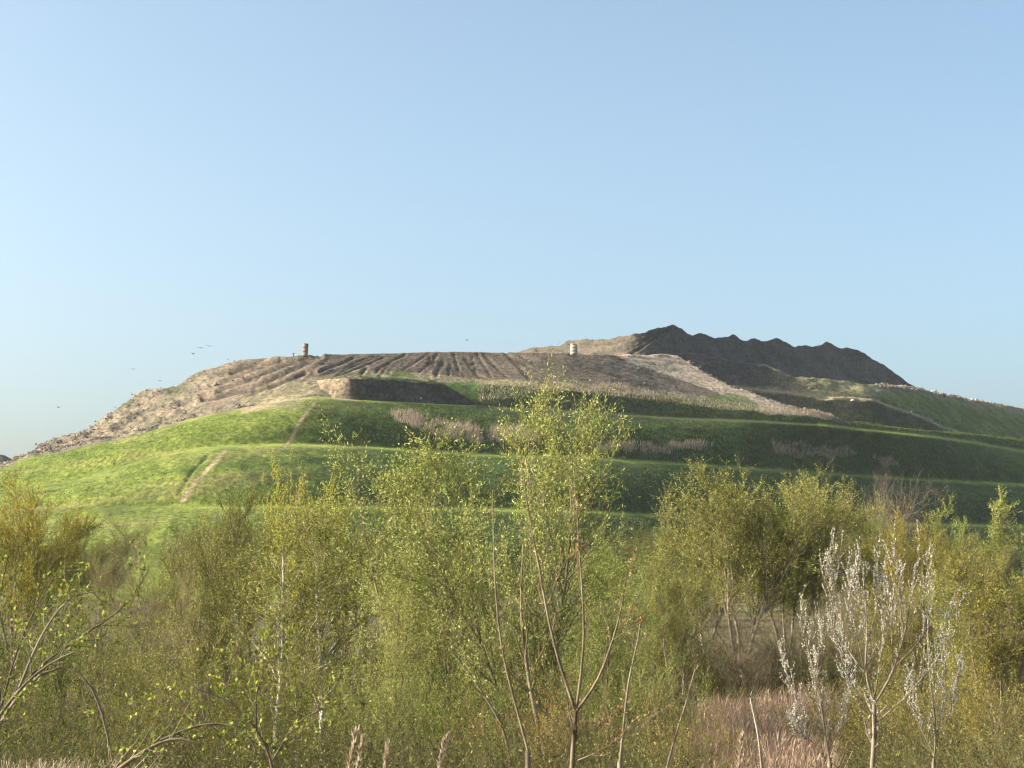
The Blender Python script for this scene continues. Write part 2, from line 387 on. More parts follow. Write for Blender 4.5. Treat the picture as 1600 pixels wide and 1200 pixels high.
# --- relief
amp = np.where(grass > .5, .9, .8)
h = amp * (fbm(X_ * .22, Z_ * .5 + Y_ * .1, 5, .62) - .5) * 1.25 + .9 * (fbm(X_ * .05, Z_ * .15, 3) - .5)
rub = (rough_l * sstep(360, 250, px) + (np.abs(px - 1160) < 130) * (py < ybs + 5) * .5)
h = h * (1 - .65 * np.clip((1 - grass) * sstep(430, 520, px), 0, 1))
h = h + rub * 2.4 * (fbm(X_ * .35 + 7, Z_ * .9, 4, .7) - .5)
h = h - fur * (1 - grass * .8) * np.where(px < 520, .8, .4) + berm * (1 - grass) * np.where(px < 520, .3, .12) - .35 * groove
lipfade = 1 - .85 * np.exp(-(lipd / 9.) ** 2) * (px > 250)
h = h * lipfade * sstep(-2, 3, Z_) * sstep(0, .2, Z_)
G[..., 2] += h
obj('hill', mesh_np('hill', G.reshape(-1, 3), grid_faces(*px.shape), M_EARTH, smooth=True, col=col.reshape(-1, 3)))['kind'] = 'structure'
HILL = (G, px, py, grass, rough_l, road)

# --- shelf behind on the right
xb = np.arange(985, 2301, 3.0)
Y3b = np.interp(xb, x, y3); D3b = np.interp(xb, x, D3)
k2 = np.minimum(Y3b - 3, lin([(985, 600), (1100, 605), (1200, 613), (1250, 618), (1290, 623), (1330, 624), (1370, 628), (1390, 636), (1440, 655), (1500, 679), (1600, 700), (2300, 757)], xb))
k1 = np.minimum(k2 - 2, lin([(985, 556), (1040, 556), (1060, 552), (1085, 552), (1110, 557), (1150, 567), (1200, 575), (1240, 589), (1290, 601), (1330, 613), (1370, 621), (1400, 630), (1460, 652), (1520, 676), (1600, 696), (2300, 754)], xb))
pp = np.minimum(k1 - 1.5, lin([(985, 555), (1100, 556), (1150, 566), (1200, 572), (1240, 587), (1300, 594), (1400, 603), (1430, 606), (1500, 620), (1560, 630), (1600, 637), (2300, 725)], xb))
DSb = np.maximum(np.interp(xb, x, DS), np.interp(xb, [985, 1050, 1200, 1350, 1450, 1600, 2300], [626, 632, 662, 674, 708, 792, 1000]))
Db = DSb + 8
Dk2 = step(Db, Y3b, k2, .8); Dk2i = Dk2 + 11
Dk1 = step(Dk2i, k2 - 3, k1, .8); Dp = step(Dk1, k1, pp, 4.5)
rB = [colpt(xb, Db - 3, 30), pix(xb, Y3b + 4, Db), pix(xb, k2, Dk2), pix(xb, np.maximum(k2 - 4, k1 + 1.5), Dk2i), pix(xb, k1, Dk1), pix(xb, pp, Dp)]
rB += [rB[-1] + np.array([0, 60, 1.0]), rB[-1] + np.array([0, 150, -35.0])]
GB = smooth(smooth(loft(rB, xb, [3, 24, 4, 24, 24, 8, 4]), 3, 1), 1, 0)
bx, by = screen(GB); X_, Y_, Z_ = GB[..., 0], GB[..., 1], GB[..., 2]
nf = fbm(X_ * .3, Z_ * .8 + Y_ * .2, 4, .7)[..., None]; nz = fbm(X_ * .06, Z_ * .3, 4)[..., None]
wyb = by + 8 * (fbm(X_ * .1, Z_ * .4, 3) - .5)
green = C(.07, .10, .025) * (1 - nf) + C(.21, .25, .07) * nf
olive = C(.24, .22, .11) * (1 - nf) + C(.36, .33, .19) * nf
K1 = np.interp(bx.ravel(), xb, k1).reshape(bx.shape); K2 = np.interp(bx.ravel(), xb, k2).reshape(bx.shape)
gfac = sstep(1330, 1400, bx + (wyb - 620) * 1.5) * sstep(-10, 14, wyb - np.interp(bx.ravel(), [1300, 1430, 1600, 2300], [600, 612, 648, 730]).reshape(bx.shape))
colb = over(olive, green, gfac)
colb = over(colb, C(.10, .088, .078) * (.6 + .8 * nf), (wyb > K1 - 2) * (wyb < K2 - 1) * sstep(1330, 1180, bx))  # rear bank face darkened in colour, as it lies in shade
colb = over(colb, C(.075, .075, .045) * (.4 + 1.2 * nf), (wyb >= K2 - 1) * .92)  # front bank face also carries its shade in the colour
colb = over(colb, C(.36, .29, .19), np.exp(-((wyb - K2 + 3) / 3.) ** 2) * .8)
obj_h = 1.6 * (fbm(X_ * .2, Z_ * .5, 5, .6) - .5) + 1.0 * (bx < 1340) * (fbm(X_ * .5, Z_ * .9, 4, .7) - .5)
GB[..., 2] += obj_h
obj('hill_shelf', mesh_np('hill_shelf', GB.reshape(-1, 3), grid_faces(*bx.shape), M_EARTH, smooth=True, col=colb.reshape(-1, 3)))['kind'] = 'structure'

# --- big dark heap
xc = np.arange(770, 1486, 2.5)
toe = lin([(770, 562), (985, 560), (1050, 566), (1200, 590), (1300, 602), (1430, 613), (1560, 640)], xc)
tops = lin([(770, 560), (800, 556), (815, 548), (830, 543), (870, 541), (885, 534), (900, 532), (950, 530), (1000, 522), (1025, 514), (1050, 508), (1062, 511), (1080, 524), (1090, 521), (1102, 522), (1116, 530), (1126, 526), (1134, 528), (1146, 522), (1158, 530), (1170, 532), (1178, 528), (1190, 534), (1200, 533), (1212, 528), (1228, 534), (1242, 544), (1256, 539), (1272, 541), (1282, 539), (1292, 533), (1306, 542), (1325, 544), (1345, 550), (1365, 561), (1390, 577), (1410, 592), (1430, 606), (1470, 618), (1560, 641)], xc)
Dt = lin([(770, 790), (815, 765), (900, 700), (985, 640), (1050, 668), (1200, 735), (1430, 815), (1560, 860)], xc)
Dt = np.convolve(np.pad(Dt, 14, mode='edge'), np.ones(29) / 29, 'valid')
Dtop = Dt + np.maximum(toe - tops, 1) * Dt / FPX * lin([(770, 2.8), (960, 2.6), (1050, 1.25), (1560, 1.25)], xc)
rC = [pix(xc, toe + 14, Dt - 6), pix(xc, toe, Dt), pix(xc, tops, Dtop)]
rC += [rC[-1] + np.array([0, 6, -.8]), rC[-1] + np.array([2, 40, -14.0]), rC[-1] + np.array([4, 80, -45.0])]
GC = smooth(smooth(loft(rC, xc, [3, 40, 3, 10, 4]), 2, 1), 1, 0)
cx_, cy_ = screen(GC); X_, Y_, Z_ = GC[..., 0], GC[..., 1], GC[..., 2]
nf = fbm(X_ * .3, Z_ * .8, 4, .7)[..., None]
colc = (C(.085, .076, .072) * (1 - nf) + C(.135, .12, .112) * nf)
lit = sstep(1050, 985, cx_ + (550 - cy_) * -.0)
st = np.zeros(cx_.shape)
for pl in ([(985, 553), (1010, 538), (1048, 512)], [(905, 552), (960, 545), (1010, 528), (1040, 514)], [(930, 553), (980, 545), (1015, 530)], [(840, 546), (900, 543), (960, 536), (1020, 520)], [(890, 537), (940, 535), (1000, 526)]):
    st = np.maximum(st, 1 - sstep(.8, 3.2, dline(cx_, cy_, pl)))
colc = over(colc, C(.07, .062, .055), st * .85)
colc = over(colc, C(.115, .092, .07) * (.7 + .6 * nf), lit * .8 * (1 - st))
gul = np.abs(fbm(X_ * .16 + .12 * Z_, Z_ * .05, 3) - .5)
GC[..., 2] += (1.6 * (fbm(X_ * .3, Z_ * .5, 5, .68) - .5) - 1.6 * gul - 1.6 * st) * sstep(0, 14, toe[None, :] - cy_) + .5
o = obj('spoil_heap', mesh_np('spoil_heap', GC.reshape(-1, 3), grid_faces(*cx_.shape), M_EARTH, smooth=True, col=colc.reshape(-1, 3)))
tag(o, 'huge dark grey-brown spoil heap with a bumpy ridge, highest point on the skyline', 'spoil heap', 'spoil heaps on the landfill')

# --- small dark bank on the grassy terrace
xm = np.arange(375, 775, 2.0)
tm = lin([(375, 646), (400, 640), (450, 628), (490, 621), (540, 624), (640, 630), (740, 636), (775, 638)], xm)
sm_ = lin([(375, 640), (400, 622), (425, 611), (450, 603), (475, 596), (500, 592), (530, 590), (600, 592), (680, 598), (697, 600), (712, 610), (730, 622), (745, 634), (775, 637)], xm)
Dm = lin([(375, 530), (430, 515), (490, 498), (545, 494), (640, 505), (740, 519), (775, 532)], xm)
Dm = np.convolve(np.pad(Dm, 12, mode='edge'), np.ones(25) / 25, 'valid')
Dmt = Dm + np.maximum(tm - sm_, .5) * Dm / FPX * lin([(375, 3), (500, 1.5), (545, .5), (775, .5)], xm)
rM = [pix(xm, tm + 6, Dm - 2), pix(xm, tm, Dm), pix(xm, sm_, Dmt)]
rM += [rM[-1] + np.array([0, 7, .1]), rM[-1] + np.array([0, 22, -3.5]), rM[-1] + np.array([0, 30, -9])]
GM = smooth(loft(rM, xm, [2, 20, 3, 5, 3]), 2, 1)
mx_, my_ = screen(GM); X_, Y_, Z_ = GM[..., 0], GM[..., 1], GM[..., 2]
nf = fbm(X_ * .5, Z_ * 1.2, 4, .7)[..., None]
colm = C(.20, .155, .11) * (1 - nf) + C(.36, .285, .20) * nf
colm = over(colm, C(.085, .074, .066) * (.6 + .8 * nf), sstep(520, 556, mx_ + 12 * (nf[..., 0] - .5)))  # right-hand face painted darker, standing for its turn away from the sun
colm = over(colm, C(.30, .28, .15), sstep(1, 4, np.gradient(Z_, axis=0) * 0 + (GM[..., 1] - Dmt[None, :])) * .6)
GM[..., 2] += (1.0 * (fbm(X_ * .45, Z_ * .3, 4, .6) - .5) - 1.2 * np.abs(fbm(X_ * .5, Z_ * .1, 3) - .5)) * sstep(0, 5, tm[None, :] - my_)
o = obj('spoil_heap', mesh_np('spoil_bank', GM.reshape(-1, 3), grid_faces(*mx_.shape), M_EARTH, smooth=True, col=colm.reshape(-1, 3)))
tag(o, 'long low flat-topped bank of bare earth on the uppermost grassy terrace', 'spoil heap', 'spoil heaps on the landfill')

# --- far wooded ridge beyond the left end
xr = np.arange(-900, 60, 4.0)
yr = lin([(-900, 720), (-500, 700), (-100, 706), (-20, 709), (0, 710), (8, 712), (16, 716), (22, 722), (60, 740)], xr) + 1.2 * (vnoise(xr * .15, xr * 0) - .5)
rR = [colpt(xr, np.full(xr.shape, 1150.), -5), pix(xr, yr, 1230), pix(xr, yr + 40, 1300)]
GR = loft(rR, xr, [20, 6]); nf = fbm(GR[..., 0] * .05, GR[..., 2] * .1, 4)[..., None]
GR[..., 1] += 14 * (nf[..., 0] - .5)
obj('distant_hill', mesh_np('distant_hill', GR.reshape(-1, 3), grid_faces(*GR.shape[:2]), M_EARTH, smooth=True, col=(C(.04, .05, .03) * (.6 + nf)).reshape(-1, 3)))['kind'] = 'structure'

# ------------------------------------------------------------------ leaves, blades, chunks
def unit(v): return v / (np.linalg.norm(v, axis=-1, keepdims=True) + 1e-9)

def leaves(P, T, L, Wd, rng, mixr=.8):
    """rhombic leaf at each point P pointing along T (mixed with random)"""
    n = len(P)
    d = unit(T + mixr * rng.normal(size=(n, 3)) + np.array([0, 0, .15]))
    s = unit(np.cross(d, rng.normal(size=(n, 3))))
    nn = np.cross(d, s)
    L = L * rng.uniform(.6, 1.3, (n, 1)); Wd = Wd * rng.uniform(.7, 1.2, (n, 1))
    V = np.stack([P, P + d * L * .45 + s * Wd * .5 + nn * Wd * .12, P + d * L, P + d * L * .45 - s * Wd * .5 + nn * Wd * .12], 1)
    return V.reshape(-1, 3), np.arange(n * 4).reshape(-1, 4)

def sprout(P, R, n, t0, t1, ang, length, k, wander, up, rng, rr=.55, tipr=.25, prof=None, rmin=.002):
    """n children on every polyline of P (N,k0,3)"""
    N, k0, _ = P.shape
    t = (t0 + (t1 - t0) * (np.arange(n)[None, :] + rng.uniform(0, 1, (N, n))) / n)
    f = t * (k0 - 1); i = np.minimum(f.astype(int), k0 - 2); f = f - i
    a = np.arange(N)[:, None]
    base = P[a, i] * (1 - f[..., None]) + P[a, i + 1] * f[..., None]
    tan_ = unit(P[a, i + 1] - P[a, i]); r0 = (R[a, i] * (1 - f) + R[a, i + 1] * f)
    base = base.reshape(-1, 3); tan_ = tan_.reshape(-1, 3); r0 = r0.reshape(-1); t = t.reshape(-1)
    m = len(base)
    q = unit(np.cross(tan_, rng.normal(size=(m, 3))))
    an = ang * rng.uniform(.6, 1.35, (m, 1))
    d = unit(tan_ * np.cos(an) + q * np.sin(an))
    ln = length * rng.uniform(.6, 1.25, m)
    if prof is not None: ln = ln * prof(t)
    out = np.empty((m, k, 3)); out[:, 0] = base
    for j in range(1, k):
        d = unit(d + rng.normal(size=(m, 3)) * wander + np.array([0, 0, up]))
        out[:, j] = out[:, j - 1] + d * (ln / (k - 1))[:, None]
    rb = np.maximum(r0 * rr, rmin)
    RR = rb[:, None] * np.linspace(1, tipr, k)[None, :]
    return out, np.maximum(RR, rmin * .6)

def make_tree(name, seed, H, W, ns, nb, n2, n3, leaf, nleaf, lm, trunkmat, twigmat, ang=.75, up=.12, c0=.25, r0=.09, spread=.25, twl=.32, thick=1.0, droop=0, prof=None, leafL2=True, wander=.16, mixr=.8):
    """returns trunk mesh, crown mesh; total height H, crown width W"""
    rng = np.random.RandomState(seed)
    k = 9
    P = np.zeros((ns, k, 3))
    for s in range(ns):
        az = 2 * PI * (s + rng.uniform(0, .6)) / ns; sp = spread * rng.uniform(.4, 1.1) * (ns > 1) + .03
        d = unit(np.array([math.cos(az) * sp, math.sin(az) * sp, 1.0])); L = H * (1 if s == 0 else rng.uniform(.72, .98)) * .93
        P[s, 0] = [math.cos(az) * .12 * (ns > 1), math.sin(az) * .12 * (ns > 1), -.15]
        for j in range(1, k):
            d = unit(d + rng.normal(size=3) * .07 + np.array([0, 0, .05])); P[s, j] = P[s, j - 1] + d * L / (k - 1)
    R = (r0 * rng.uniform(.7, 1.1, (ns, 1))) * (1 - np.linspace(0, 1, k)[None, :] ** 1.1 * .88)
    if prof is None: prof = lambda t: .35 + .9 * np.sin(np.clip((t - c0) / (1 - c0), 0, 1) * PI * .8 + .35)
    B, RB = sprout(P, R, nb, c0, .97, ang, W * .5, 7, wander, up, rng, .5, .2, prof, .006 * thick)
    T, RT = sprout(B, RB, n2, .15, 1., ang * .9, W * twl * .62, 5, wander, up - droop * .3, rng, .55, .3, None, .005 * thick)
    U, RU = sprout(T, RT, n3, .1, 1., ang * .8, W * twl * .34, 4, wander, up * .6 - droop, rng, .6, .4, None, .0038 * thick)
    tr = Acc(); tr.add(*tubes(P, R, 7)); tr.add(*tubes(B, RB, 4))
    cr = Acc(); cr.add(*tubes(T, RT, 3)); cr.add(*tubes(U, RU, 3))
    if nleaf:
        for (Q, cnt) in ((U, nleaf), (T, nleaf if leafL2 else 0)):
            if not cnt: continue
            per = n2 * n3 if Q is U else n2
            dens = np.repeat(rng.uniform(.35, 1.35, len(Q) // per), per) * rng.uniform(.7, 1.3, len(Q)); Q = Q[rng.uniform(size=len(Q)) < dens]
            N, kk, _ = Q.shape
            f = rng.uniform(.1, .999, (N, cnt)) * (kk - 1); i = f.astype(int); f = (f - i)[..., None]; a = np.arange(N)[:, None]
            pt = Q[a, i] * (1 - f) + Q[a, np.minimum(i + 1, kk - 1)] * f; tt = unit(Q[a, np.minimum(i + 1, kk - 1)] - Q[a, i])
            cr.add(*leaves(pt.reshape(-1, 3), tt.reshape(-1, 3), leaf[0], leaf[1], rng, mixr), m=1)
    VV = np.concatenate(cr.V)[::7]; ht = float(np.percentile(VV[:, 2], 99.2)); wd = float(np.percentile(np.abs(VV[:, :2]), 97)) * 2
    return tr.mesh(name + '_trunk', trunkmat), cr.mesh(name + '_crown', [twigmat, lm]), ht, wd

SP = {}
ovoid = lambda t: .3 + .95 * np.sin(np.clip(t * 1.05, 0, 1) * PI * .9)
broom = lambda t: .75 - .35 * t
cone = lambda t: 1.15 - .95 * t
SP['willow'] = [make_tree('willow', s, 10, 4.6, 3, 29, 9, 8, (.105, .03), 6, M_WILLOW, M_BARK, M_TWIG, ang=.7, up=.06, c0=.12, r0=.085, spread=.24, twl=.36, droop=.05, prof=lambda t: .7 + .55 * np.sin(np.clip(t * 1.1, 0, 1) * PI)) for s in (11, 12)]
SP['yellow'] = [make_tree('yellow_willow', s, 10, 6.0, 5, 13, 9, 8, (.12, .04), 9, M_YELLOW, M_BARK, M_TWIG, ang=.65, up=.12, c0=.2, r0=.1, spread=.25, thick=2.0) for s in (21,)]
SP['olive'] = [make_tree('olive_tree', s, 10, 5.6, 4, 17, 9, 8, (.105, .04), 6, M_OLIVE, M_PALEB, M_TWIG, ang=.62, up=.12, c0=.28, r0=.1, spread=.32, thick=2.0, prof=lambda t: .6 + .5 * np.sin(np.clip(t, 0, 1) * PI * .9)) for s in (31, 32)]
SP['grey'] = [make_tree('grey_tree', s, 10, 6.2, 3, 15, 10, 8, (.08, .03), 3, M_OLIVE, M_PALEB, M_TWIGB, ang=.68, up=.12, c0=.18, r0=.08, spread=.3, thick=1.4) for s in (41, 42)]
SP['bare'] = [make_tree('bare_tree', s, 10, 8.5, 3, 16, 9, 8, (.06, .02), 0, M_REDDISH, M_BARK, M_TWIGP, ang=1.0, up=.03, c0=.2, r0=.12, spread=.5, thick=1.9, wander=.24) for s in (51,)]
SP['birch'] = [make_tree('birch', s, 10, 4.2, 1, 34, 9, 7, (.08, .035), 8, M_OLIVE, M_BIRCH, M_TWIGB, ang=.7, up=.1, c0=.3, r0=.11, thick=1.2, prof=ovoid) for s in (61,)]
SP['slim'] = [make_tree('slim_tree', s, 10, 3.8, 2, 20, 8, 7, (.10, .035), 7, M_WILLOW, M_BARK, M_TWIG, ang=.6, up=.12, c0=.15, r0=.08, spread=.1, thick=1.6, prof=lambda t: 1.2 - .75 * t) for s in (71,)]
SP['shrub'] = [make_tree('shrub', s, 4, 4.2, 7, 6, 7, 7, (.052, .024), 8, lm, M_BARKD, tw, ang=.7, up=.1, c0=.12, r0=.03, spread=.6, thick=.9) for s, lm, tw in ((81, M_OLIVE, M_TWIG), (82, M_BRIGHT, M_TWIG), (83, M_OLIVE, M_TWIGB))]
SP['darkbush'] = [make_tree('dark_bush', s, 4, 5, 8, 7, 7, 7, (.05, .02), 1, M_OLIVE, M_BARKD, M_BARKD, ang=.7, up=.1, c0=.1, r0=.04, spread=.7, thick=1.4) for s in (91,)]

def tree(kind, v, px_, ytop, D, width, label, cat='tree', group=None, tint=(1, 1, 1), name=None, rot=None):
    """stand a tree of the wanted size on the ground; width = crown width in photo pixels"""
    tm_, cm_, H0, W0 = SP[kind][v % len(SP[kind])]
    top = pix(px_, ytop, D); X, Z = float(top[0]), float(top[2])
    zb = float(zg(np.array(X), np.array(float(D))))
    sz = (Z - zb) / H0; sx = width / FPX * D / W0
    kf = {'shrub': .85, 'grey': .85, 'darkbush': .7, 'willow': 1.08}.get(kind, .95); tint = tuple(kf * c for c in tint)
    nm = name or {'willow': 'willow_tree', 'yellow': 'yellow_willow', 'olive': 'young_tree', 'grey': 'young_tree', 'bare': 'bare_tree', 'birch': 'birch_tree', 'slim': 'poplar_tree', 'shrub': 'shrub', 'darkbush': 'shrub'}[kind]
    r = bpy.data.objects.new(nm, None); COL.objects.link(r); r.location = (X, D, zb)
    r.scale = (sx, sx, sz); r.rotation_euler = (0, 0, rot if rot is not None else random.uniform(0, 6.28))
    tag(r, label, cat, group)
    a = obj('trunk', tm_, r); b = obj('crown', cm_, r); b.color = (*tint, 1); a.color = (*tint, 1)
    return r

YG = 'yellow-green willows along the foot of the hill'
# far row at the foot of the hill
tree('yellow', 0, 28, 752, 110, 200, 'orange-yellow willow standing at the far left edge of the picture', tint=(1, .88, .8))
tree('yellow', 0, 112, 815, 118, 90, 'dull olive rounded willow just right of the orange-yellow one', tint=(.55, .6, .6), rot=2)
tree('grey', 0, 215, 815, 105, 170, 'grey-brown thin tree below the foot of the steep hill path')
tree('grey', 1, 300, 822, 95, 150, 'grey-brown thin tree right of the one below the steep hill path', rot=1)
tree('olive', 0, 385, 775, 90, 150, 'olive tree with thin top twigs left of the bright yellow crown')
tree('yellow', 0, 482, 738, 80, 140, 'willow with a bright yellow crown top against the dark hillside', tint=(1.25, 1.25, 1.1), rot=3)
tree('birch', 0, 437, 800, 41, 150, 'birch with a white lower trunk below the bright yellow crown')
tree('birch', 0, 508, 790, 44, 150, 'leaning birch with a short white stretch of trunk between yellow crown and willow', rot=2.5, tint=(.9, .95, .9))
tree('olive', 1, 550, 800, 88, 110, 'thin brownish tree squeezed between the yellow crown and the left willow')
tree('grey', 1, 230, 880, 52, 190, 'wide-branching pale-twigged tree in the left thicket', rot=4)
tree('olive', 1, 340, 850, 60, 150, 'fine-twigged olive tree left of the birch trunks')
# the two tall centre willows
tree('willow', 0, 682, 680, 50, 270, 'tall light green willow, left one of the two in the centre', tint=(1, 1, 1), rot=.4)
tree('willow', 1, 838, 606, 46, 310, 'tallest light green willow in the centre, its top rising over the terraces', rot=1.2)
tree('willow', 0, 630, 865, 47, 150, 'lower light green willow at the left foot of the centre pair', rot=3.3)
tree('willow', 1, 755, 870, 55, 150, 'light green willow filling the gap between the two tall ones', rot=5)
tree('willow', 0, 930, 850, 58, 150, 'light green willow tucked behind the right side of the tallest willow', rot=2.1, tint=(.85, .9, .85))
# right of centre
tree('slim', 0, 1015, 850, 84, 170, 'dense yellow-green conical tree right of the tallest willow', tint=(.85, .85, .7))
tree('willow', 1, 965, 900, 70, 160, 'low green willow behind the reddish sapling', rot=.7, tint=(.8, .9, .8))
tree('olive', 0, 1065, 880, 75, 150, 'dark green rounded tree left of the shaded hollow', tint=(.75, .85, .6))
tree('olive', 0, 1155, 728, 108, 230, 'large multi-stemmed olive-green tree right of centre with bare lower stems', tint=(1, 1.05, .9), rot=1.4)
tree('olive', 1, 1225, 745, 112, 200, 'multi-stemmed tree just right of the largest olive-green tree', tint=(.95, 1, .85))
tree('olive', 1, 1100, 780, 115, 140, 'small pale olive tree at the left flank of the largest olive-green tree', tint=(1.05, 1.1, .95))
tree('olive', 0, 1300, 755, 128, 180, 'olive tree under the dry reed patch of the hillside', tint=(.9, .95, .8), rot=3)
tree('bare', 0, 1395, 742, 150, 150, 'leafless purplish-brown tree against the dark terrace on the right', tint=(1, 1, 1))
tree('yellow', 0, 1362, 792, 130, 90, 'small yellow-green tree below the leafless purplish-brown tree', tint=(.8, .95, .9), rot=1)
tree('yellow', 0, 1425, 803, 120, 110, 'rounded orange-yellow willow below the leafless purplish-brown tree', tint=(.95, .85, .8), rot=2)
tree('slim', 0, 1487, 785, 120, 75, 'slender pointed green tree right of the rounded orange-yellow willow', tint=(.9, .95, .9), rot=1)
tree('olive', 1, 1500, 850, 100, 120, 'dull olive tree below the slender pointed one', tint=(.9, .85, .6))
tree('slim', 0, 1590, 775, 110, 110, 'pale green pointed tree at the right edge, top reaching the lower terrace', tint=(1, 1, .9), rot=3)
tree('olive', 0, 1570, 868, 56, 220, 'broad golden-green tree filling the right edge', tint=(1.0, .92, .65), rot=2.2)
tree('willow', 1, 1495, 900, 62, 120, 'small light green willow behind the white catkin twigs, left of the golden-green tree', rot=2)
tree('grey', 0, 1330, 880, 82, 170, 'brownish tree behind the white catkin bush', tint=(1, .95, .8), rot=2)
tree('olive', 0, 1420, 895, 75, 150, 'ochre tree directly behind the upper catkin twigs', tint=(.95, .88, .7), rot=5)
tree('darkbush', 0, 1175, 945, 84, 190, 'dark leafless bush in the shaded hollow above the pinkish reeds', 'bush')
tree('darkbush', 0, 1260, 960, 88, 150, 'dark leafless bush right of the shaded hollow, beside the catkin bush', 'bush', rot=2)
# lower hillside bushes
for i, (a, b, D) in enumerate([(170, 832, 250), (330, 812, 240), (600, 835, 245), (1000, 818, 260), (940, 850, 200), (1050, 838, 220), (1560, 838, 260), (1520, 842, 200), (60, 845, 200), (1270, 840, 230), (880, 845, 240), (1380, 850, 220)]):
    tree('olive', i, a, b, D, 130, 'small dull green tree at the foot of the hill behind the thicket', group='small trees along the foot of the hill', tint=(.5, .62, .5))
# left foreground
tree('shrub', 1, 15, 890, 24, 300, 'dark green leafy shrub at the left edge of the picture', 'shrub', tint=(.45, .6, .4))
tree('shrub', 1, 120, 930, 30, 300, 'bright green leafing shrub behind the arching canes', 'shrub', rot=1)
tree('shrub', 2, 245, 960, 34, 240, 'twiggy brownish shrub right of the bright green shrub', 'shrub', rot=3)
tree('shrub', 1, 385, 1015, 27, 260, 'yellow-green leafing shrub above the low dark cane', 'shrub', tint=(1.05, .95, .9), rot=2)
tree('shrub', 0, 500, 1000, 38, 220, 'olive shrub at the foot of the birches', 'shrub')
tree('shrub', 0, 600, 1040, 36, 220, 'olive-green shrub under the left centre willow', 'shrub', tint=(.85, 1.05, .8), rot=1)
tree('shrub', 0, 725, 1040, 34, 240, 'green shrub between the feet of the centre willows', 'shrub', tint=(.85, 1.05, .8), rot=4)
tree('shrub', 2, 850, 1060, 30, 220, 'reddish brown shrub around the foot of the forked sapling', 'shrub', tint=(1.2, .85, .8), rot=3)
tree('shrub', 0, 985, 1010, 40, 240, 'green shrub right of the forked sapling', 'shrub', tint=(.8, 1, .7), rot=5)
tree('shrub', 2, 1060, 1090, 28, 180, 'low reddish shrub at the left border of the pinkish reeds', 'shrub', tint=(1.1, .85, .8), rot=5)
tree('shrub', 2, 1440, 1030, 40, 240, 'olive brown shrub behind the catkin bush trunk', 'shrub', tint=(1.1, 1, .8), rot=1)
tree('shrub', 0, 1560, 1040, 34, 240, 'golden brown shrub in the lower right corner', 'shrub', tint=(1.2, .95, .7), rot=2)
tree('shrub', 2, 1310, 1060, 44, 220, 'brown twiggy shrub at the right border of the pinkish reeds', 'shrub', tint=(1.1, .9, .8), rot=4)

# ------------------------------------------------------------------ hand-placed foreground plants
def poly3(pts, k=12):
    """pts: (x, y, D) photo positions with distance -> smooth 3D polyline"""
    P = np.array([pix(*p) for p in pts]); d = np.r_[0, np.cumsum(np.linalg.norm(np.diff(P, axis=0), axis=1))]
    s = np.linspace(0, d[-1], k); Q = np.stack([np.interp(s, d, P[:, i]) for i in range(3)], -1)
    for _ in range(2): Q[1:-1] = .25 * Q[:-2] + .5 * Q[1:-1] + .25 * Q[2:]
    return Q

def plant(name, label, cat, stems, tmat, twmat, lm, leafsz, rng, foot=None, n2=7, n3=0, twl=.5, nleaf=6, up=.15, ang=.6, t0=.3, part='twigs', leafpart='leaves', catkin=False, twr=.004, thick=1.0):
    """stems: list of (pts, r_base, r_tip); first point of first stem is rooted in the ground"""
    p0 = stems[0][0][0]; base = pix(*p0); g = zg(np.array(base[0]), np.array(base[1]))
    root = bpy.data.objects.new(name, None); COL.objects.link(root); root.location = (base[0], base[1], float(g)); tag(root, label, cat)
    org = np.array(root.location)
    P = []; R = []
    for pts, ra, rb in stems:
        Q = poly3(pts) - org; P.append(Q); R.append(np.linspace(ra, rb, 12) * thick)
    P = np.array(P); R = np.array(R)
    P[0][0, 2] = min(P[0][0, 2], -.05)
    # run the main stem down to the ground
    foot_line = np.stack([np.linspace([P[0][1][0], P[0][1][1], -.1], P[0][1], 12)])
    tr = Acc(); tr.add(*tubes(P, R, 8)); tr.add(*tubes(foot_line, np.full((1, 12), stems[0][1]) * np.linspace(1.1, 1, 12)[None], 8))
    obj('stem', tr.mesh(name + '_stem', tmat), root)
    T, RT = sprout(P, R, n2, t0, 1., ang, twl, 6, .12, up, rng, .5, .35, None, twr)
    sets = [(T, RT)]
    if n3: sets.append(sprout(T, RT, n3, .2, .95, ang, twl * .45, 4, .12, up, rng, .6, .4, None, twr * .7))
    ac = Acc()
    for a_, b_ in sets: ac.add(*tubes(a_, b_, 4))
    o = obj(part, ac.mesh(name + '_twigs', twmat), root); o['kind'] = 'stuff'
    ac = Acc()
    allp = sets + [(P, R)] if catkin else sets
    for Q, _ in allp:
        N, kk, _ = Q.shape; cnt = nleaf * (3 if Q is P else 1)
        f = rng.uniform(.12 if Q is not P else .3, .999, (N, cnt)) * (kk - 1); i = f.astype(int); f = (f - i)[..., None]; a = np.arange(N)[:, None]
        pt = (Q[a, i] * (1 - f) + Q[a, np.minimum(i + 1, kk - 1)] * f).reshape(-1, 3); tt = unit(Q[a, np.minimum(i + 1, kk - 1)] - Q[a, i]).reshape(-1, 3)
        if catkin:
            d = unit(tt + .5 * rng.normal(size=tt.shape)); L = leafsz[0] * rng.uniform(.7, 1.3, (len(pt), 1))
            q = np.stack([pt, pt + d * L * .3, pt + d * L * .7, pt + d * L], 1)
            r = leafsz[1] * np.array([.35, 1, .9, .25])[None] * rng.uniform(.8, 1.2, (len(pt), 1))
            ac.add(*tubes(q, r, 5))
        else: ac.add(*leaves(pt, tt, leafsz[0], leafsz[1], rng))
    o = obj(leafpart, ac.mesh(name + '_leaves', lm), root); o['kind'] = 'stuff'
    return root

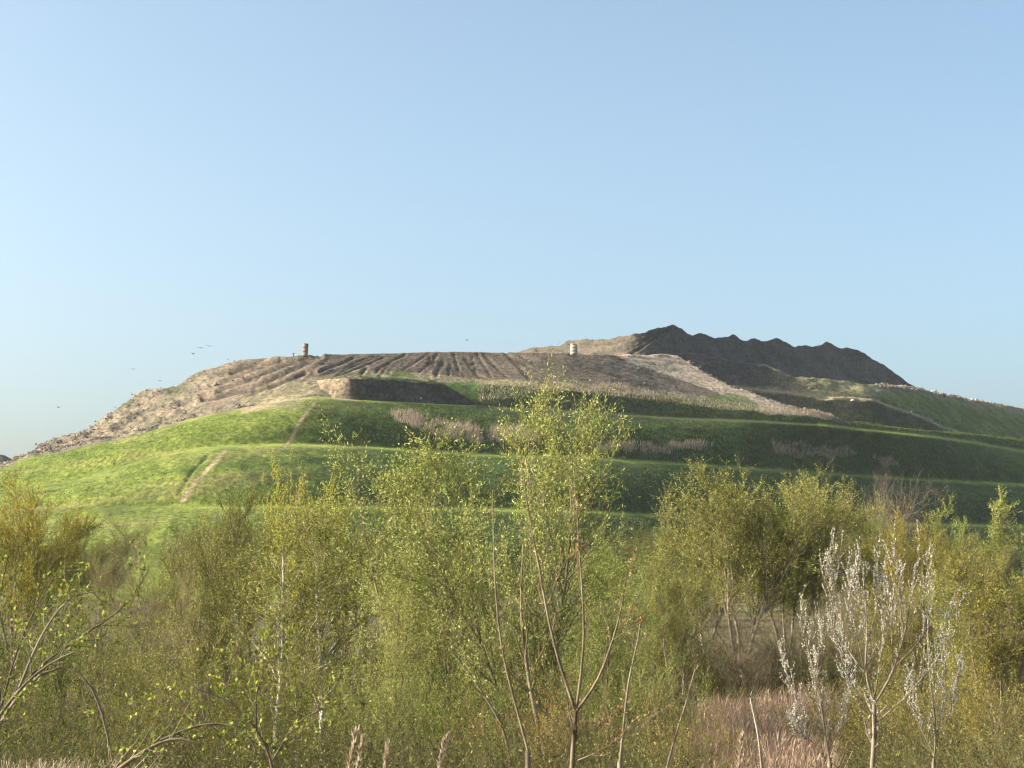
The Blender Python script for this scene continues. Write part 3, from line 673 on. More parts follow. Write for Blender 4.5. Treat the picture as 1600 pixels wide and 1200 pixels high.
rg = np.random.RandomState(5)
plant('sapling', 'leafless forked sapling with three tall rods in the centre foreground', 'sapling',
  [([(893, 1215, 13), (896, 1160, 13), (900, 1110, 13)], .036, .03), ([(900, 1112, 13), (880, 1060, 13), (858, 980, 13.1), (845, 900, 13.2), (825, 800, 13.3), (815, 720, 13.4)], .024, .007),
   ([(900, 1112, 13), (910, 1040, 13), (914, 980, 12.9), (908, 900, 12.9), (903, 820, 12.8), (900, 770, 12.8)], .021, .006), ([(900, 1112, 13), (935, 1065, 12.9), (958, 1000, 12.8), (972, 950, 12.8), (980, 890, 12.7)], .021, .006),
   ([(850, 960, 13.15), (868, 915, 13.2), (880, 880, 13.3), (900, 862, 13.4)], .012, .004), ([(896, 1165, 13), (860, 1120, 13), (830, 1080, 12.9), (790, 1045, 12.8)], .009, .004), ([(898, 1190, 13), (935, 1175, 12.9), (975, 1150, 12.9)], .01, .005),
   ([(958, 1000, 12.8), (980, 985, 12.8), (994, 965, 12.8)], .008, .003), ([(897, 1150, 13), (930, 1140, 13), (965, 1110, 13.1)], .008, .003)],
  M_SAP, M_SAP, M_REDDISH, (.035, .014), rg, thick=.52, n2=10, twl=.22, nleaf=5, twr=.003)
plant('sapling', 'single tall bare rod left of the forked sapling', 'sapling',
  [([(835, 1215, 12), (818, 1140, 12), (795, 1070, 12), (780, 1000, 12), (772, 900, 12.1), (770, 765, 12.2)], .018, .005)], M_SAP, M_SAP, M_REDDISH, (.03, .012), rg, thick=.6, n2=6, twl=.2, nleaf=4, twr=.0025)
plant('sapling', 'thin bare sapling with pale grey stem right of the forked sapling', 'sapling',
  [([(966, 1215, 14), (975, 1130, 14), (983, 1050, 14), (998, 1005, 14), (1003, 950, 14)], .02, .006), ([(977, 1145, 14), (1003, 1140, 14), (1022, 1110, 14)], .008, .003), ([(975, 1145, 14), (950, 1130, 14)], .008, .003)],
  M_PALEB, M_SAP, M_REDDISH, (.03, .012), rg, thick=.6, n2=6, twl=.3, nleaf=5, twr=.003)
plant('sapling', 'leaning bare rod beside the pinkish reeds', 'sapling',
  [([(1038, 1215, 13), (1055, 1150, 13), (1072, 1100, 13), (1086, 1045, 13)], .014, .006)], M_PALEB, M_SAP, M_REDDISH, (.03, .012), rg, thick=.6, n2=3, twl=.15, nleaf=4, twr=.003)
plant('sapling', 'thin pale sapling rising from the pinkish reeds', 'sapling',
  [([(1192, 1215, 22), (1185, 1150, 22), (1172, 1090, 22)], .03, .01)], M_BIRCH, M_TWIGB, M_REDDISH, (.03, .012), rg, thick=.6, n2=8, twl=.4, nleaf=3, twr=.003)
plant('sapling', 'slender sapling with sparse light leaves at the feet of the centre willows', 'sapling',
  [([(800, 1215, 30), (790, 1140, 30), (740, 1060, 30), (700, 1010, 30)], .03, .01), ([(860, 1210, 30), (830, 1090, 30), (812, 960, 30), (818, 850, 30)], .045, .015)], M_BARK, M_TWIG, M_WILLOW, (.06, .02), rg, n2=14, n3=4, twl=.9, nleaf=7)
# catkin bushes
K = (.017, .0042)
plant('catkin_willow', 'bare willow bush covered in silvery white catkins, right foreground', 'willow bush',
  [([(1362, 1215, 18), (1366, 1150, 18), (1366, 1095, 18)], .04, .034), ([(1366, 1100, 18), (1350, 1050, 18), (1356, 990, 18), (1352, 930, 18), (1347, 885, 18)], .024, .005),
   ([(1366, 1100, 18), (1392, 1060, 18), (1412, 1000, 17.9), (1424, 930, 17.8), (1432, 878, 17.8)], .022, .005), ([(1350, 1050, 18), (1320, 1010, 18.1), (1305, 950, 18.2), (1290, 905, 18.2), (1286, 900, 18.2)], .014, .004),
   ([(1357, 1000, 18), (1372, 940, 18), (1370, 885, 18)], .012, .004), ([(1400, 1040, 18), (1440, 1000, 18), (1462, 960, 18.1), (1480, 960, 18)], .014, .004), ([(1412, 1000, 18), (1405, 930, 18), (1402, 870, 18)], .012, .004),
   ([(1368, 1130, 18), (1410, 1095, 17.9), (1450, 1050, 17.9), (1495, 985, 17.8)], .014, .004), ([(1350, 1045, 18), (1320, 1025, 17.9), (1305, 990, 17.9)], .01, .004), ([(1305, 950, 18.2), (1300, 900, 18.2), (1308, 870, 18.2)], .008, .004), ([(1366, 1095, 18), (1380, 1000, 18.2), (1386, 900, 18.2)], .012, .004), ([(1395, 1055, 18), (1392, 960, 17.8), (1400, 895, 17.8)], .011, .004), ([(1412, 1000, 17.9), (1440, 940, 17.8), (1452, 890, 17.7)], .010, .004), ([(1351, 1050, 18), (1332, 960, 17.9), (1325, 900, 17.9)], .011, .004), ([(1356, 985, 18), (1340, 930, 18.1), (1334, 890, 18.1)], .009, .004), ([(1366, 1120, 18), (1335, 1080, 17.8), (1315, 1040, 17.8)], .010, .004)],
  M_PALEB, M_PALEB, M_CATKIN, K, rg, n2=10, n3=2, twl=.28, nleaf=9, up=.35, thick=.6, ang=.55, t0=.25, leafpart='catkins', catkin=True, twr=.0035)
plant('catkin_willow', 'lower catkin-covered willow bush left of the taller one, reaching over the reeds', 'willow bush',
  [([(1300, 1215, 18.5), (1290, 1150, 18.5), (1280, 1080, 18.5), (1262, 1010, 18.5), (1250, 960, 18.5)], .025, .005), ([(1290, 1150, 18.5), (1250, 1105, 18.4), (1235, 1070, 18.4), (1222, 1030, 18.4)], .012, .004),
   ([(1285, 1110, 18.5), (1275, 1040, 18.6), (1292, 985, 18.6)], .012, .004), ([(1290, 1180, 18.5), (1320, 1120, 18.5), (1325, 1050, 18.5)], .012, .004), ([(1285, 1170, 18.5), (1255, 1150, 18.5), (1240, 1130, 18.5)], .01, .004)],
  M_PALEB, M_PALEB, M_CATKIN, K, rg, n2=14, n3=4, twl=.25, nleaf=6, up=.35, thick=.6, ang=.55, t0=.2, leafpart='catkins', catkin=True, twr=.0032)
plant('catkin_willow', 'sparse catkin-covered willow bush right of the taller one', 'willow bush',
  [([(1455, 1215, 19), (1465, 1150, 19), (1455, 1080, 19), (1448, 1000, 19), (1452, 940, 19)], .02, .005), ([(1463, 1160, 19), (1490, 1100, 19), (1500, 1040, 19)], .011, .004), ([(1460, 1180, 19), (1430, 1120, 19), (1425, 1060, 19)], .011, .004), ([(1465, 1150, 19), (1478, 1060, 19), (1475, 1000, 19)], .011, .004)],
  M_PALEB, M_PALEB, M_CATKIN, K, rg, n2=12, n3=4, twl=.25, nleaf=6, up=.35, thick=.6, ang=.5, t0=.2, leafpart='catkins', catkin=True, twr=.0032)
# arching canes on the left
LB = (.028, .016)
plant('bramble_cane', 'long pale cane arching up to the right from the left edge, with fresh leaves', 'bush',
  [([(-60, 1215, 9), (-10, 1130, 9), (30, 1075, 9), (70, 1040, 9), (95, 1025, 9), (118, 1018, 9)], .011, .004), ([(30, 1075, 9), (60, 1000, 9.1), (95, 945, 9.1), (120, 925, 9.2), (150, 925, 9.2)], .007, .003)],
  M_PALEB, M_SAP, M_BRIGHT, LB, rg, n2=8, n3=2, twl=.25, nleaf=5, up=.08, ang=.8, t0=.2, twr=.0022)
plant('bramble_cane', 'reddish cane bending over and down to the right, second from the left edge', 'bush',
  [([(-40, 1215, 9.3), (0, 1120, 9.3), (60, 1050, 9.3), (95, 1026, 9.3), (125, 1038, 9.3), (150, 1075, 9.3), (165, 1130, 9.3), (176, 1190, 9.3)], .010, .005)],
  M_SAP, M_SAP, M_BRIGHT, LB, rg, n2=10, n3=2, twl=.22, nleaf=4, up=.05, ang=.8, t0=.2, twr=.0022)
plant('bramble_cane', 'dark cane lying low along the bottom left of the picture', 'bush',
  [([(150, 1230, 8.5), (200, 1190, 8.5), (250, 1158, 8.5), (290, 1150, 8.5), (312, 1165, 8.5)], .012, .005), ([(250, 1158, 8.5), (300, 1135, 8.6), (345, 1128, 8.6), (390, 1145, 8.6), (400, 1175, 8.6)], .008, .004)],
  M_BARKD, M_SAP, M_BRIGHT, LB, rg, n2=8, n3=2, twl=.22, nleaf=5, up=.1, ang=.8, t0=.15, twr=.0022)
plant('bramble_cane', 'leafy cane with bright green leaves rising at the left edge', 'bush',
  [([(-30, 1220, 10.5), (0, 1110, 10.5), (30, 1000, 10.5), (60, 940, 10.5), (85, 900, 10.5)], .010, .003), ([(0, 1110, 10.5), (60, 1040, 10.5), (140, 985, 10.5), (200, 950, 10.6), (232, 890, 10.6)], .008, .003), ([(0, 1090, 10.5), (-10, 1000, 10.5), (0, 930, 10.5), (10, 880, 10.5)], .008, .003)],
  M_BARKD, M_SAP, M_BRIGHT, LB, rg, n2=12, n3=3, twl=.32, nleaf=5, up=.08, ang=.8, t0=.1, twr=.0022)
plant('bramble_cane', 'low tangled cane with small yellow-green leaves in front of the olive shrubs', 'bush',
  [([(430, 1225, 12), (420, 1170, 12), (380, 1110, 12), (330, 1080, 12), (290, 1075, 12)], .010, .003), ([(425, 1190, 12), (460, 1130, 12), (520, 1100, 12)], .008, .003), ([(400, 1140, 12), (400, 1080, 12), (420, 1030, 12)], .008, .003)],
  M_BARKD, M_SAP, M_BRIGHT, (.036, .02), rg, n2=10, n3=3, twl=.4, nleaf=5, up=.08, ang=.8, t0=.1, twr=.0024)

# ------------------------------------------------------------------ reeds, grass, undergrowth (uncountable)
def blades(B, H, Wd, lean, rng, seg=3, wind=(.25, 0)):
    n = len(B); az = rng.uniform(0, 2 * PI, n)
    d = np.stack([np.cos(az) * lean * rng.uniform(.2, 1, n) + wind[0] * lean, np.sin(az) * lean * rng.uniform(.2, 1, n), np.ones(n)], -1)
    H = H[:, None]
    yaw = rng.uniform(-.6, .6, n); s = np.stack([np.cos(yaw), np.sin(yaw), np.zeros(n)], -1)
    V = []
    for j in range(seg + 1):
        t = j / seg
        c = B + np.concatenate([d[:, :2] * H * t ** 1.7, H * t * np.ones((n, 1))], 1)
        wv = (Wd * (1 - .75 * t))[:, None]
        V += [c - s * wv * .5, c + s * wv * .5]
    V = np.stack(V, 1)
    b = (np.arange(n) * (seg + 1) * 2)[:, None] + np.arange(seg)[None] * 2
    F = np.stack([b, b + 1, b + 3, b + 2], -1).reshape(-1, 4)
    return V.reshape(-1, 3), F

def wedge(rng, n, x0, x1, d0, d1):
    D = d0 * (d1 / d0) ** rng.uniform(0, 1, n); px_ = rng.uniform(x0, x1, n)
    return (px_ - CX) / FPX * D, D

def stuff(name, label, cat, me):
    o = obj(name, me); o['kind'] = 'stuff'; o['label'] = label; o['category'] = cat; return o

rng = np.random.RandomState(77)
# pinkish reed bed
X, D = wedge(rng, 20000, 1085, 1290, 34, 76)
keep = rng.uniform(size=len(X)) < .4 + .6 * (vnoise(X * .8, D * .5)); X, D = X[keep], D[keep]
B = np.stack([X, D, zg(X, D)], -1); Hh = rng.uniform(.7, 2.3, len(X)) * (.5 + .7 * vnoise(X * .5 + 9, D * .3)) * np.interp(D, [34, 44, 62, 76], [.6, 1, 1, .5])
ac = Acc(); ac.add(*blades(B, Hh, np.full(len(X), .03), .35, rng))
tip = B + np.stack([np.zeros(len(X)), np.zeros(len(X)), Hh * .9], -1); sel = rng.uniform(size=len(X)) < .4
ac.add(*leaves(tip[sel], np.tile([.3, 0, 1.], (sel.sum(), 1)), .22, .03, rng, .35))
stuff('reed_bed', 'pinkish dry reeds in the hollow right of centre', 'reeds', ac.mesh('reed_bed', M_REEDR, ()))
# dry grass lower left
X, D = wedge(rng, 9000, -60, 140, 13, 22)
B = np.stack([X, D, zg(X, D)], -1)
ac = Acc(); ac.add(*blades(B, rng.uniform(.4, 1.2, len(X)) , np.full(len(X), .012), .7, rng))
stuff('dry_grass', 'pale dry grass in the lower left corner', 'grass', ac.mesh('dry_grass', M_REED, ()))
# tall grass plumes at the bottom edge
pl = []
for i, (a, b, c, d_) in enumerate([(530, 1200, 556, 1146), (545, 1205, 566, 1158), (590, 1205, 606, 1165), (672, 1200, 694, 1160), (660, 1205, 700, 1150), (1150, 1205, 1160, 1150)]):
    D = 11 + .3 * i; top = pix(c, d_, D); bot = pix(a, b, D); g = float(zg(np.array(bot[0]), np.array(D)))
    P = np.linspace([bot[0] - .05, D, g], top, 8); P[:, 0] = bot[0] - .05 + (top[0] - bot[0] + .05) * np.linspace(0, 1, 8) ** 1.6
    r = bpy.data.objects.new('grass_plume', None); COL.objects.link(r); r.location = P[0]
    Q = P - P[0]
    obj('stalk', mesh_np('stalk', *tubes(Q[None], np.full((1, 8), .0035), 5), M_DRY), r)
    t = rng.uniform(.72, 1, 260); pt = np.stack([np.interp(t, np.linspace(0, 1, 8), Q[:, k_]) for k_ in range(3)], -1)
    tt = unit(np.tile(Q[-1] - Q[-3], (260, 1)))
    obj('plume', mesh_np('plume', *leaves(pt, tt, .055, .008, rng, .28), M_REED), r)
    tag(r, ['feathery tan grass plume at the bottom edge, left one of the leftmost pair', 'feathery tan grass plume at the bottom edge, right one of the leftmost pair', 'short feathery grass plume at the bottom edge below the left willow', 'feathery grass plume at the bottom edge, left one of the pair under the willow trunk', 'feathery grass plume at the bottom edge, right one of the pair under the willow trunk', 'lone feathery grass plume in front of the pinkish reeds'][i], 'grass plume', 'feathery grass plumes along the bottom edge')
# undergrowth: a mat of sprigs and dead stems
ac = Acc()
X, D = wedge(rng, 2300, -150, 1750, 17, 110)
ok = ~((X / D * FPX + CX > 1070) & (X / D * FPX + CX < 1310) & (D < 80))
X, D = X[ok], D[ok]
n = len(X); kk = 12
base = np.stack([X, D, zg(X, D) - .05], -1)
az = rng.uniform(0, 2 * PI, (n, kk)); ln = rng.uniform(.5, 1.2, (n, 1)) * rng.uniform(.9, 2.0, (n, kk)) * np.interp(D, [17, 30, 110], [.7, 1.1, 1.9])[:, None]
sp = rng.uniform(.05, .7, (n, kk))
d = unit(np.stack([np.cos(az) * sp, np.sin(az) * sp, np.ones_like(az)], -1)).reshape(-1, 3)
P = np.empty((n * kk, 5, 3)); P[:, 0] = np.repeat(base, kk, 0) + np.c_[rng.normal(size=(n * kk, 2)) * .12, np.zeros(n * kk)]
for j in range(1, 5):
    d = unit(d + rng.normal(size=d.shape) * .15); P[:, j] = P[:, j - 1] + d * ln.reshape(-1, 1) / 4
rs = np.repeat(np.interp(D, [17, 110], [.004, .013]), kk)
ac.add(*tubes(P, rs[:, None] * np.linspace(1.2, .5, 5)[None], 3))
T, RT = sprout(P, np.tile(rs[:, None], (1, 5)), 4, .25, 1, .7, .45, 3, .15, .1, rng, .7, .5, None, .003)
RT *= np.repeat(np.interp(D, [17, 110], [1, 2.2]), kk * 4)[:, None]
ac.add(*tubes(T, RT, 3))
for cnt, m in ((5, 1),):
    f = rng.uniform(0, 1.99, (len(T), cnt)); i = f.astype(int); f = (f - i)[..., None]; a = np.arange(len(T))[:, None]
    pt = (T[a, i] * (1 - f) + T[a, i + 1] * f).reshape(-1, 3); tt = unit(T[a, i + 1] - T[a, i]).reshape(-1, 3)
    sc = np.repeat(np.interp(D, [17, 110], [.8, 2.2]), kk * 4 * cnt)[:, None]
    ac.add(*leaves(pt[::2], tt[::2], .05 * sc[::2], .022 * sc[::2], rng), m=1); ac.add(*leaves(pt[1::2], tt[1::2], .05 * sc[1::2], .022 * sc[1::2], rng), m=2)
stuff('undergrowth', 'brown and olive tangle of stems and budding sprigs under the trees', 'undergrowth', ac.mesh('undergrowth', [M_TWIG, M_UNDER, M_UNDER]))
X, D = wedge(rng, 60000, -150, 1750, 18, 120)
ok = ~((X / D * FPX + CX > 1085) & (X / D * FPX + CX < 1300) & (D < 78)); X, D = X[ok], D[ok]
B = np.stack([X, D, zg(X, D)], -1)
ac = Acc(); ac.add(*blades(B, rng.uniform(.3, 1.0, len(X)) * np.interp(D, [18, 120], [.8, 1.5]), np.interp(D, [18, 120], [.012, .05]), .6, rng, 2))
stuff('tall_grass', 'dry brown grass covering the ground under the thicket', 'grass', ac.mesh('tall_grass', M_DRY, ()))

# ------------------------------------------------------------------ on the hill: reed stands, tufts, rubble
G, px, py, grass, rough_l, road = HILL
vis = np.zeros(px.shape, bool); vis[20:-20] = True
def pick(mask, n, rng):
    ii = np.flatnonzero((mask & (px > -60) & (px < 1660)).ravel()); return G.reshape(-1, 3)[rng.choice(ii, n)] + np.c_[rng.normal(size=(n, 2)) * .5, np.zeros(n)]
stands = [([(612, 650), (640, 646), (700, 660), (752, 672), (752, 694), (700, 688), (640, 668)], 3600, 'broad pale reed stand on the upper grass slope left of the tallest willow'),
          ([(762, 672), (800, 668), (850, 680), (850, 694), (770, 690)], 1500, 'pale reed stand partly hidden behind the tallest willow top'),
          ([(925, 694), (1000, 694), (1110, 700), (1110, 708), (930, 706)], 2300, 'long thin reed strip right of the tallest willow'),
          ([(1206, 692), (1240, 694), (1330, 702), (1335, 714), (1210, 714)], 3000, 'wide pinkish reed stand on the right slope above the middle terrace'),
          ([(1366, 716), (1400, 718), (1405, 730), (1370, 730)], 700, 'small pinkish reed clump right of the wide one'),
          ([(930, 598), (985, 602), (990, 612), (930, 608)], 900, 'dry grass fringe at the foot of the furrowed slope')]
ys_grid = np.cumsum(np.array([0]))
frontmask = np.zeros(px.shape, bool); frontmask[:sum(subs[:10]) + 1] = True
for pg, n, lb in stands:
    B = pick(inpoly(px + 34 * (fbm(G[..., 0] * .12, G[..., 2] * .3) - .5), py + 16 * (fbm(G[..., 0] * .16 + 9, G[..., 2] * .2) - .5), pg) & frontmask, n, rng); B = B[fbm(B[:, 0] * .3, B[:, 2] * .6, 3) > rng.uniform(.2, .5, n)]; n_ = n; n = len(B)
    hh = rng.uniform(1.0, 2.6, n) * (.45 + .55 * vnoise(B[:, 0] * .25, B[:, 1] * .25))
    ac = Acc(); ac.add(*blades(B, hh * (1 if n_ != 900 else .5), np.full(n, .075), .35, rng, 2, (.5, 0)))
    stuff('reed_stand', lb, 'reeds', ac.mesh('reed_stand', M_REED, ()))
m = frontmask & (grass > .5) & (py < 845) & (lipd > 6) & (np.maximum(path1, path2) < .1) & ~((py < 628) & (px < 745))
B = pick(m, 26000, rng); n = len(B)
dens = fbm(B[:, 0] * .06, B[:, 2] * .25, 3); B = B[dens > rng.uniform(.25, .6, n)]; n = len(B)
ac = Acc(); ac.add(*blades(B, rng.uniform(.15, .45, n), np.full(n, .2), 1.2, rng, 1))
stuff('turf', 'rough green grass tufts on the terraced slopes', 'grass', ac.mesh('turf', M_TURF, ()))
B = pick(frontmask & (py < np.interp(px.ravel(), x, y4).reshape(px.shape)) & (py > np.interp(px.ravel(), x, y5).reshape(px.shape) - 6) & (px > 745) & (px < 1300), 4200, rng); n = len(B)
ac = Acc(); ac.add(*blades(B, rng.uniform(.3, 1.1, n), np.full(n, .14), .7, rng, 1))
stuff('dry_grass', 'straw-coloured grass between upper terrace and furrowed slope', 'grass', ac.mesh('dry_grass_hill', M_REED, ()))

mk = frontmask & (grass > .5) & (px > 470) & (py < 900) & (lipd > 5) & ~((py < 628) & (px < 745))
Bc = pick(mk, 5200, rng); dn = fbm(Bc[:, 0] * .09 + 30, Bc[:, 2] * .3, 3); Bc = Bc[dn > rng.uniform(.38, .66, len(Bc))]
kc = 26; sz = rng.uniform(.35, 1.15, len(Bc)); Pc = np.repeat(Bc, kc, 0) + rng.normal(size=(len(Bc) * kc, 3)) * np.repeat(sz, kc)[:, None] * np.array([.8, .6, .35]) + np.array([0, 0, .25])
sc = np.repeat(sz, kc)[:, None]
me = mesh_np('scrub', *leaves(Pc, np.tile([0, 0, 1.], (len(Pc), 1)), .38 * sc, .2 * sc, rng, .8), M_SCRUB)
stuff('scrub', 'dark green weeds and low scrub on the shaded terrace banks', 'scrub', me)

def chunks(P, sz, rng):
    n = len(P); cube = np.array([[-1, -1, -1], [1, -1, -1], [1, 1, -1], [-1, 1, -1], [-1, -1, 1], [1, -1, 1], [1, 1, 1], [-1, 1, 1]], float)
    V = cube[None] * rng.uniform(.45, 1.1, (n, 8, 1)) * sz[:, None, None] * .5 * rng.uniform(.5, 1.2, (n, 1, 3))
    a = rng.uniform(0, 6.28, n); c, s = np.cos(a), np.sin(a)
    Vx = V[..., 0] * c[:, None] - V[..., 2] * s[:, None]; Vz = V[..., 0] * s[:, None] + V[..., 2] * c[:, None]
    V = np.stack([Vx, V[..., 1], Vz], -1) + P[:, None]
    f = np.array([[0, 3, 2, 1], [4, 5, 6, 7], [0, 1, 5, 4], [1, 2, 6, 5], [2, 3, 7, 6], [3, 0, 4, 7]])
    return V.reshape(-1, 3), (f[None] + (np.arange(n) * 8)[:, None, None]).reshape(-1, 4)
fm = np.zeros(px.shape, bool); fm[sum(subs[:6]):sum(subs[:10]) + 2] = True
sl_ = np.interp(px.ravel(), x, ys).reshape(px.shape)
B1 = pick(fm & rough_l & (px < 400), 3600, rng)
B1 = B1[fbm(B1[:, 0] * .15, B1[:, 2] * .4, 3) > rng.uniform(.3, .62, len(B1))]
B2 = pick(fm & (px > 1040) & (px < 1310) & (py < sl_ + 3), 420, rng)
B3 = pick(fm & (px > 820) & (px < 1200) & (py < np.interp(px.ravel(), x, y4).reshape(px.shape)), 260, rng)
ac = Acc()
for B in (B1, B2, B3): ac.add(*chunks(B, rng.uniform(.2, 1.0, len(B)) ** 2 * .8, rng))
bi = np.flatnonzero(((by < np.interp(bx.ravel(), xb, pp).reshape(bx.shape) + 4) & (bx > 1370) & (bx < 1580)).ravel())
B = GB.reshape(-1, 3)[rng.choice(bi, 900)] + rng.normal(size=(900, 3)) * [.6, .6, .25]
bpx, _ = screen(B); ac.add(*chunks(B, rng.uniform(.4, 1.9, 900) * np.interp(bpx, [1370, 1420, 1470, 1580], [.5, 1, .9, .3]), rng))
stuff('rubble', 'rubble and scraps of waste on the bare slopes and ridge line', 'rubble', ac.mesh('rubble', M_RUBBLE, ()))

# ------------------------------------------------------------------ gas wells, sacks, post, birds
def concrete(name, c0, c1):
    return bark_mat(name, c0, c1, 1.2)
M_C1 = concrete('concrete_brown', (.16, .115, .085), (.24, .18, .14)); M_C2 = concrete('concrete_pale', (.26, .225, .175), (.42, .37, .30)); M_C3 = concrete('concrete_grey', (.10, .09, .08), (.18, .165, .15))
def ring(r, ri, h, n=28, z0=0):
    a = np.arange(n) / n * 2 * PI; prof = [(ri, z0), (r, z0), (r, z0 + h), (ri, z0 + h)]
    V = np.array([[q * math.cos(t), q * math.sin(t), z] for q, z in prof for t in a]); F = []
    for j in range(4):
        for i in range(n): F.append([j * n + i, j * n + (i + 1) % n, ((j + 1) % 4) * n + (i + 1) % n, ((j + 1) % 4) * n + i])
    return V, np.array(F)
def well(x_, ytop, ybot, D, wpx, m, m2, label, tilt, lid):
    b = pix(x_, ybot, D); t = pix(x_, ytop, D); h = float(t[2] - b[2]); r = wpx / FPX * D / 2
    e = bpy.data.objects.new('concrete_well', None); COL.objects.link(e); e.location = (b[0], b[1], b[2] - .5); e.rotation_euler = (0, tilt, 0)
    tag(e, label, 'well shaft', 'concrete well shafts on the hilltop')
    hh = (h + .5); k = 3
    for i in range(k):
        V, F = ring(r * (1 + .03 * (i % 2)), r * .82, hh / k - .02, z0=i * hh / k); obj('concrete_ring', mesh_np('concrete_ring', V, F, m), e)
    if lid == 1:
        V, F = ring(r * 1.04, r * .2, .18, z0=hh); obj('lid', mesh_np('lid', V, F, m), e)
    else:
        V, F = ring(r * .62, r * .5, .9, z0=hh - .7); o = obj('pipe', mesh_np('pipe', V, F, m2), e); o.location = (-r * .25, -r * .2, .35)
        o2 = obj('cap', mesh_np('cap', *ring(r * .5, r * .05, .25, z0=0), m), e); o2.location = (r * .45, 0, hh + .25); o2.rotation_euler = (0, .5, 0)
    return e
well(476.5, 538, 554.5, 512, 8.5, M_C1, M_C3, 'brown concrete well shaft standing on the left end of the hilltop', .05, 1)
well(896.5, 540, 552, 545, 11, M_C2, M_C2, 'pale concrete well shaft with a pipe, in front of the dark spoil heap', 0, 2)
b = pix(458.5, 556, 510)
e = bpy.data.objects.new('marker_post', None); COL.objects.link(e); e.location = b - np.array([0, 0, .3]); tag(e, 'short dark post on the hilltop just left of the brown well shaft', 'post')
obj('post', mesh_np('post', *ring(.14, .02, .8), M_C3), e); obj('cap', mesh_np('post_cap', *ring(.26, .02, .3, z0=.8), M_C3), e)
m_w, nt, out, N, L = mat('white_fabric'); bs = N('ShaderNodeBsdfPrincipled'); bs.inputs['Base Color'].default_value = (.8, .79, .75, 1); bs.inputs['Roughness'].default_value = .6
nn = N('ShaderNodeTexNoise'); nn.inputs['Scale'].default_value = 3; bp = N('ShaderNodeBump'); bp.inputs['Strength'].default_value = .6; L(nn.outputs[0], bp.inputs['Height']); L(bp.outputs[0], bs.inputs['Normal']); L(bs.outputs[0], out.inputs[0])
def sack(x_, y_, D, s, label, seed):
    a = np.linspace(0, 2 * PI, 17)[:-1]; v = np.linspace(0, 1, 9)
    V = np.array([[math.cos(t) * math.sin(PI * q) ** .6, math.sin(t) * math.sin(PI * q) ** .6, 1.25 * q] for q in v for t in a])
    V *= s * (1 + .22 * (vnoise(V[:, 0] * 2 + seed, V[:, 2] * 2 + V[:, 1])[:, None] - .5))
    F = np.array([[j * 16 + i, j * 16 + (i + 1) % 16, (j + 1) * 16 + (i + 1) % 16, (j + 1) * 16 + i] for j in range(8) for i in range(16)])
    p = pix(x_, y_, D); o = obj('waste_sack', mesh_np('waste_sack', V, F, m_w, smooth=True), loc=p - np.array([0, 0, .6 * s])); tag(o, label, 'sack', 'white waste sacks on the grass shelf')
ib = lambda xx: float(np.interp(xx, xb, Dk2))
sack(1332, 625.5, ib(1332) - 1, .72, 'larger round white sack above the dark bank on the right', 1)
sack(1424, 643, ib(1424) + 4, .42, 'tiny white sack on green grass, right of the larger one', 5)
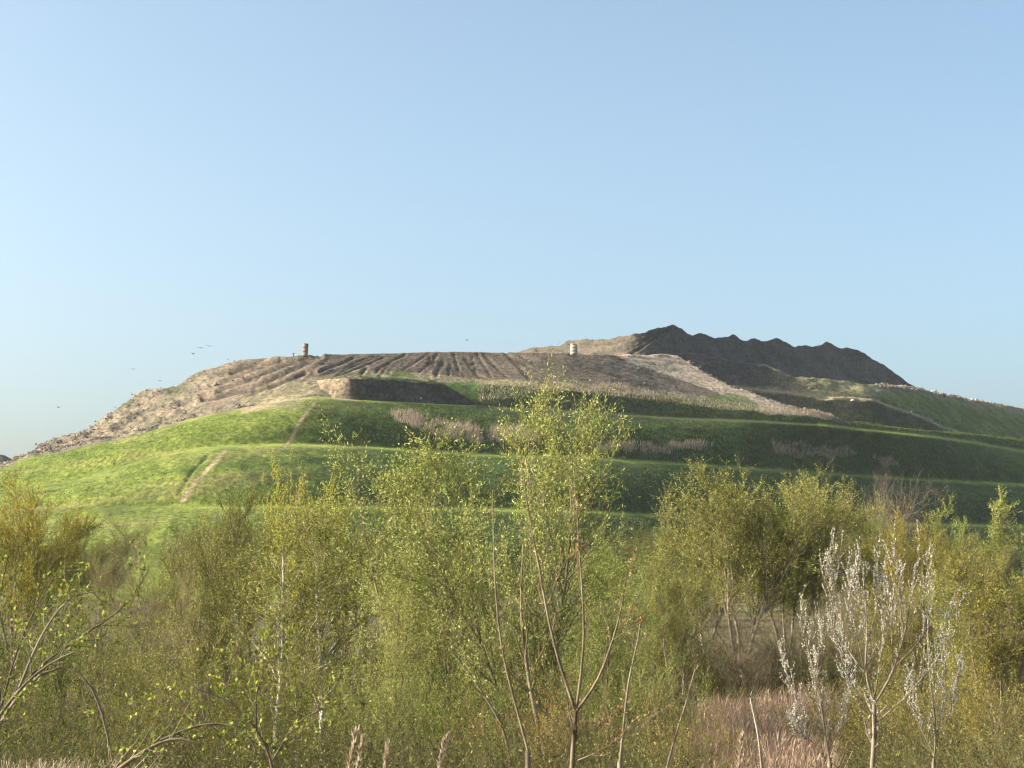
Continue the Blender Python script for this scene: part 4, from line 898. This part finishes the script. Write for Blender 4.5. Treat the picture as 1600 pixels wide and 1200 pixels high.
# birds
m_b = island_mat('feather', [(0, (.06, .055, .05)), (1, (.14, .13, .12))])
def bird(x_, y_, D, span, flap, yaw, label):
    ac = Acc(); k = np.linspace(-1, 1, 9)
    P = np.stack([k * 0, k * .28 * span, .02 * np.cos(k * 2)], -1)[None]
    ac.add(*tubes(P, (.075 * span * np.array([.15, .5, .85, 1, 1, .9, .7, .6, .15]))[None], 8))
    for s in (-1, 1):
        t = np.linspace(0, 1, 6); zz = flap * span * (t ** .8 - .55 * t ** 2) ; xx = s * t * span * .5; ch = span * .13 * (1 - t ** 2 * .85); yy = .06 * span * np.sin(t * 3) - .12 * span * t ** 2
        V = np.concatenate([np.stack([xx, yy + ch * .5, zz], -1), np.stack([xx, yy - ch * .5, zz - .01], -1), np.stack([xx, yy + ch * .5, zz - .03], -1), np.stack([xx, yy - ch * .5, zz - .035], -1)])
        F = [[i, i + 1, i + 7, i + 6] for i in range(5)] + [[i + 12, i + 13, i + 19, i + 18] for i in range(5)] + [[i, i + 1, i + 13, i + 12] for i in range(5)] + [[i + 6, i + 7, i + 19, i + 18] for i in range(5)]
        ac.add(V, np.array(F))
    V = np.array([[-.02, .26, .0], [.02, .26, 0], [.09, .42, 0], [-.09, .42, 0], [-.02, .26, .02], [.02, .26, .02], [.09, .42, .015], [-.09, .42, .015]]) * span * np.array([1, -1, 1])
    ac.add(V, np.array([[0, 1, 2, 3], [4, 5, 6, 7], [0, 1, 5, 4], [2, 3, 7, 6], [1, 2, 6, 5], [3, 0, 4, 7]]))
    o = obj('bird', ac.mesh('bird', m_b), loc=pix(x_, y_, D)); o.rotation_euler = (.1, .1, yaw)
    tag(o, label, 'bird', 'birds circling over the landfill')
bird(327, 541, 300, 1.35, .18, .3, 'dark bird, rightmost of the tight trio above the left slope')
bird(314, 543.5, 300, 1.35, .1, .1, 'dark bird, middle one of the tight trio above the left slope')
bird(302, 553, 300, 1.08, .35, -.5, 'bird, lowest of the tight trio above the left slope')
bird(356, 562, 330, 0.68, .3, .8, 'tiny bird just above the ridge right of the trio')
bird(208, 577, 310, 1.01, .3, .4, 'small bird in the sky left of the trio')
bird(250, 595, 310, 0.88, .2, -.3, 'small bird skimming just over the left shoulder of the hill')
bird(91, 637, 300, 0.94, .5, 1.0, 'faint bird, the farthest left, low over the hill end')
bird(729, 532, 330, 0.94, .55, .9, 'lone faint bird above the middle of the hilltop')
# ------------------------------------------------------------------ the air
m_h, nt, out, N, L = mat('haze_air'); pv = N('ShaderNodeVolumePrincipled'); pv.inputs['Density'].default_value = .00005
pv.inputs['Color'].default_value = (.86, .92, 1, 1); pv.inputs['Anisotropy'].default_value = .2; L(pv.outputs[0], out.inputs['Volume'])
V = np.array([[a, b, c] for c in (-7, 135) for a, b in ((-2700, -120), (2700, -120), (2700, 3200), (-2700, 3200))], float)
o = obj('haze', mesh_np('haze', V, np.array([[0, 3, 2, 1], [4, 5, 6, 7], [0, 1, 5, 4], [1, 2, 6, 5], [2, 3, 7, 6], [3, 0, 4, 7]]), m_h)); o['kind'] = 'stuff'
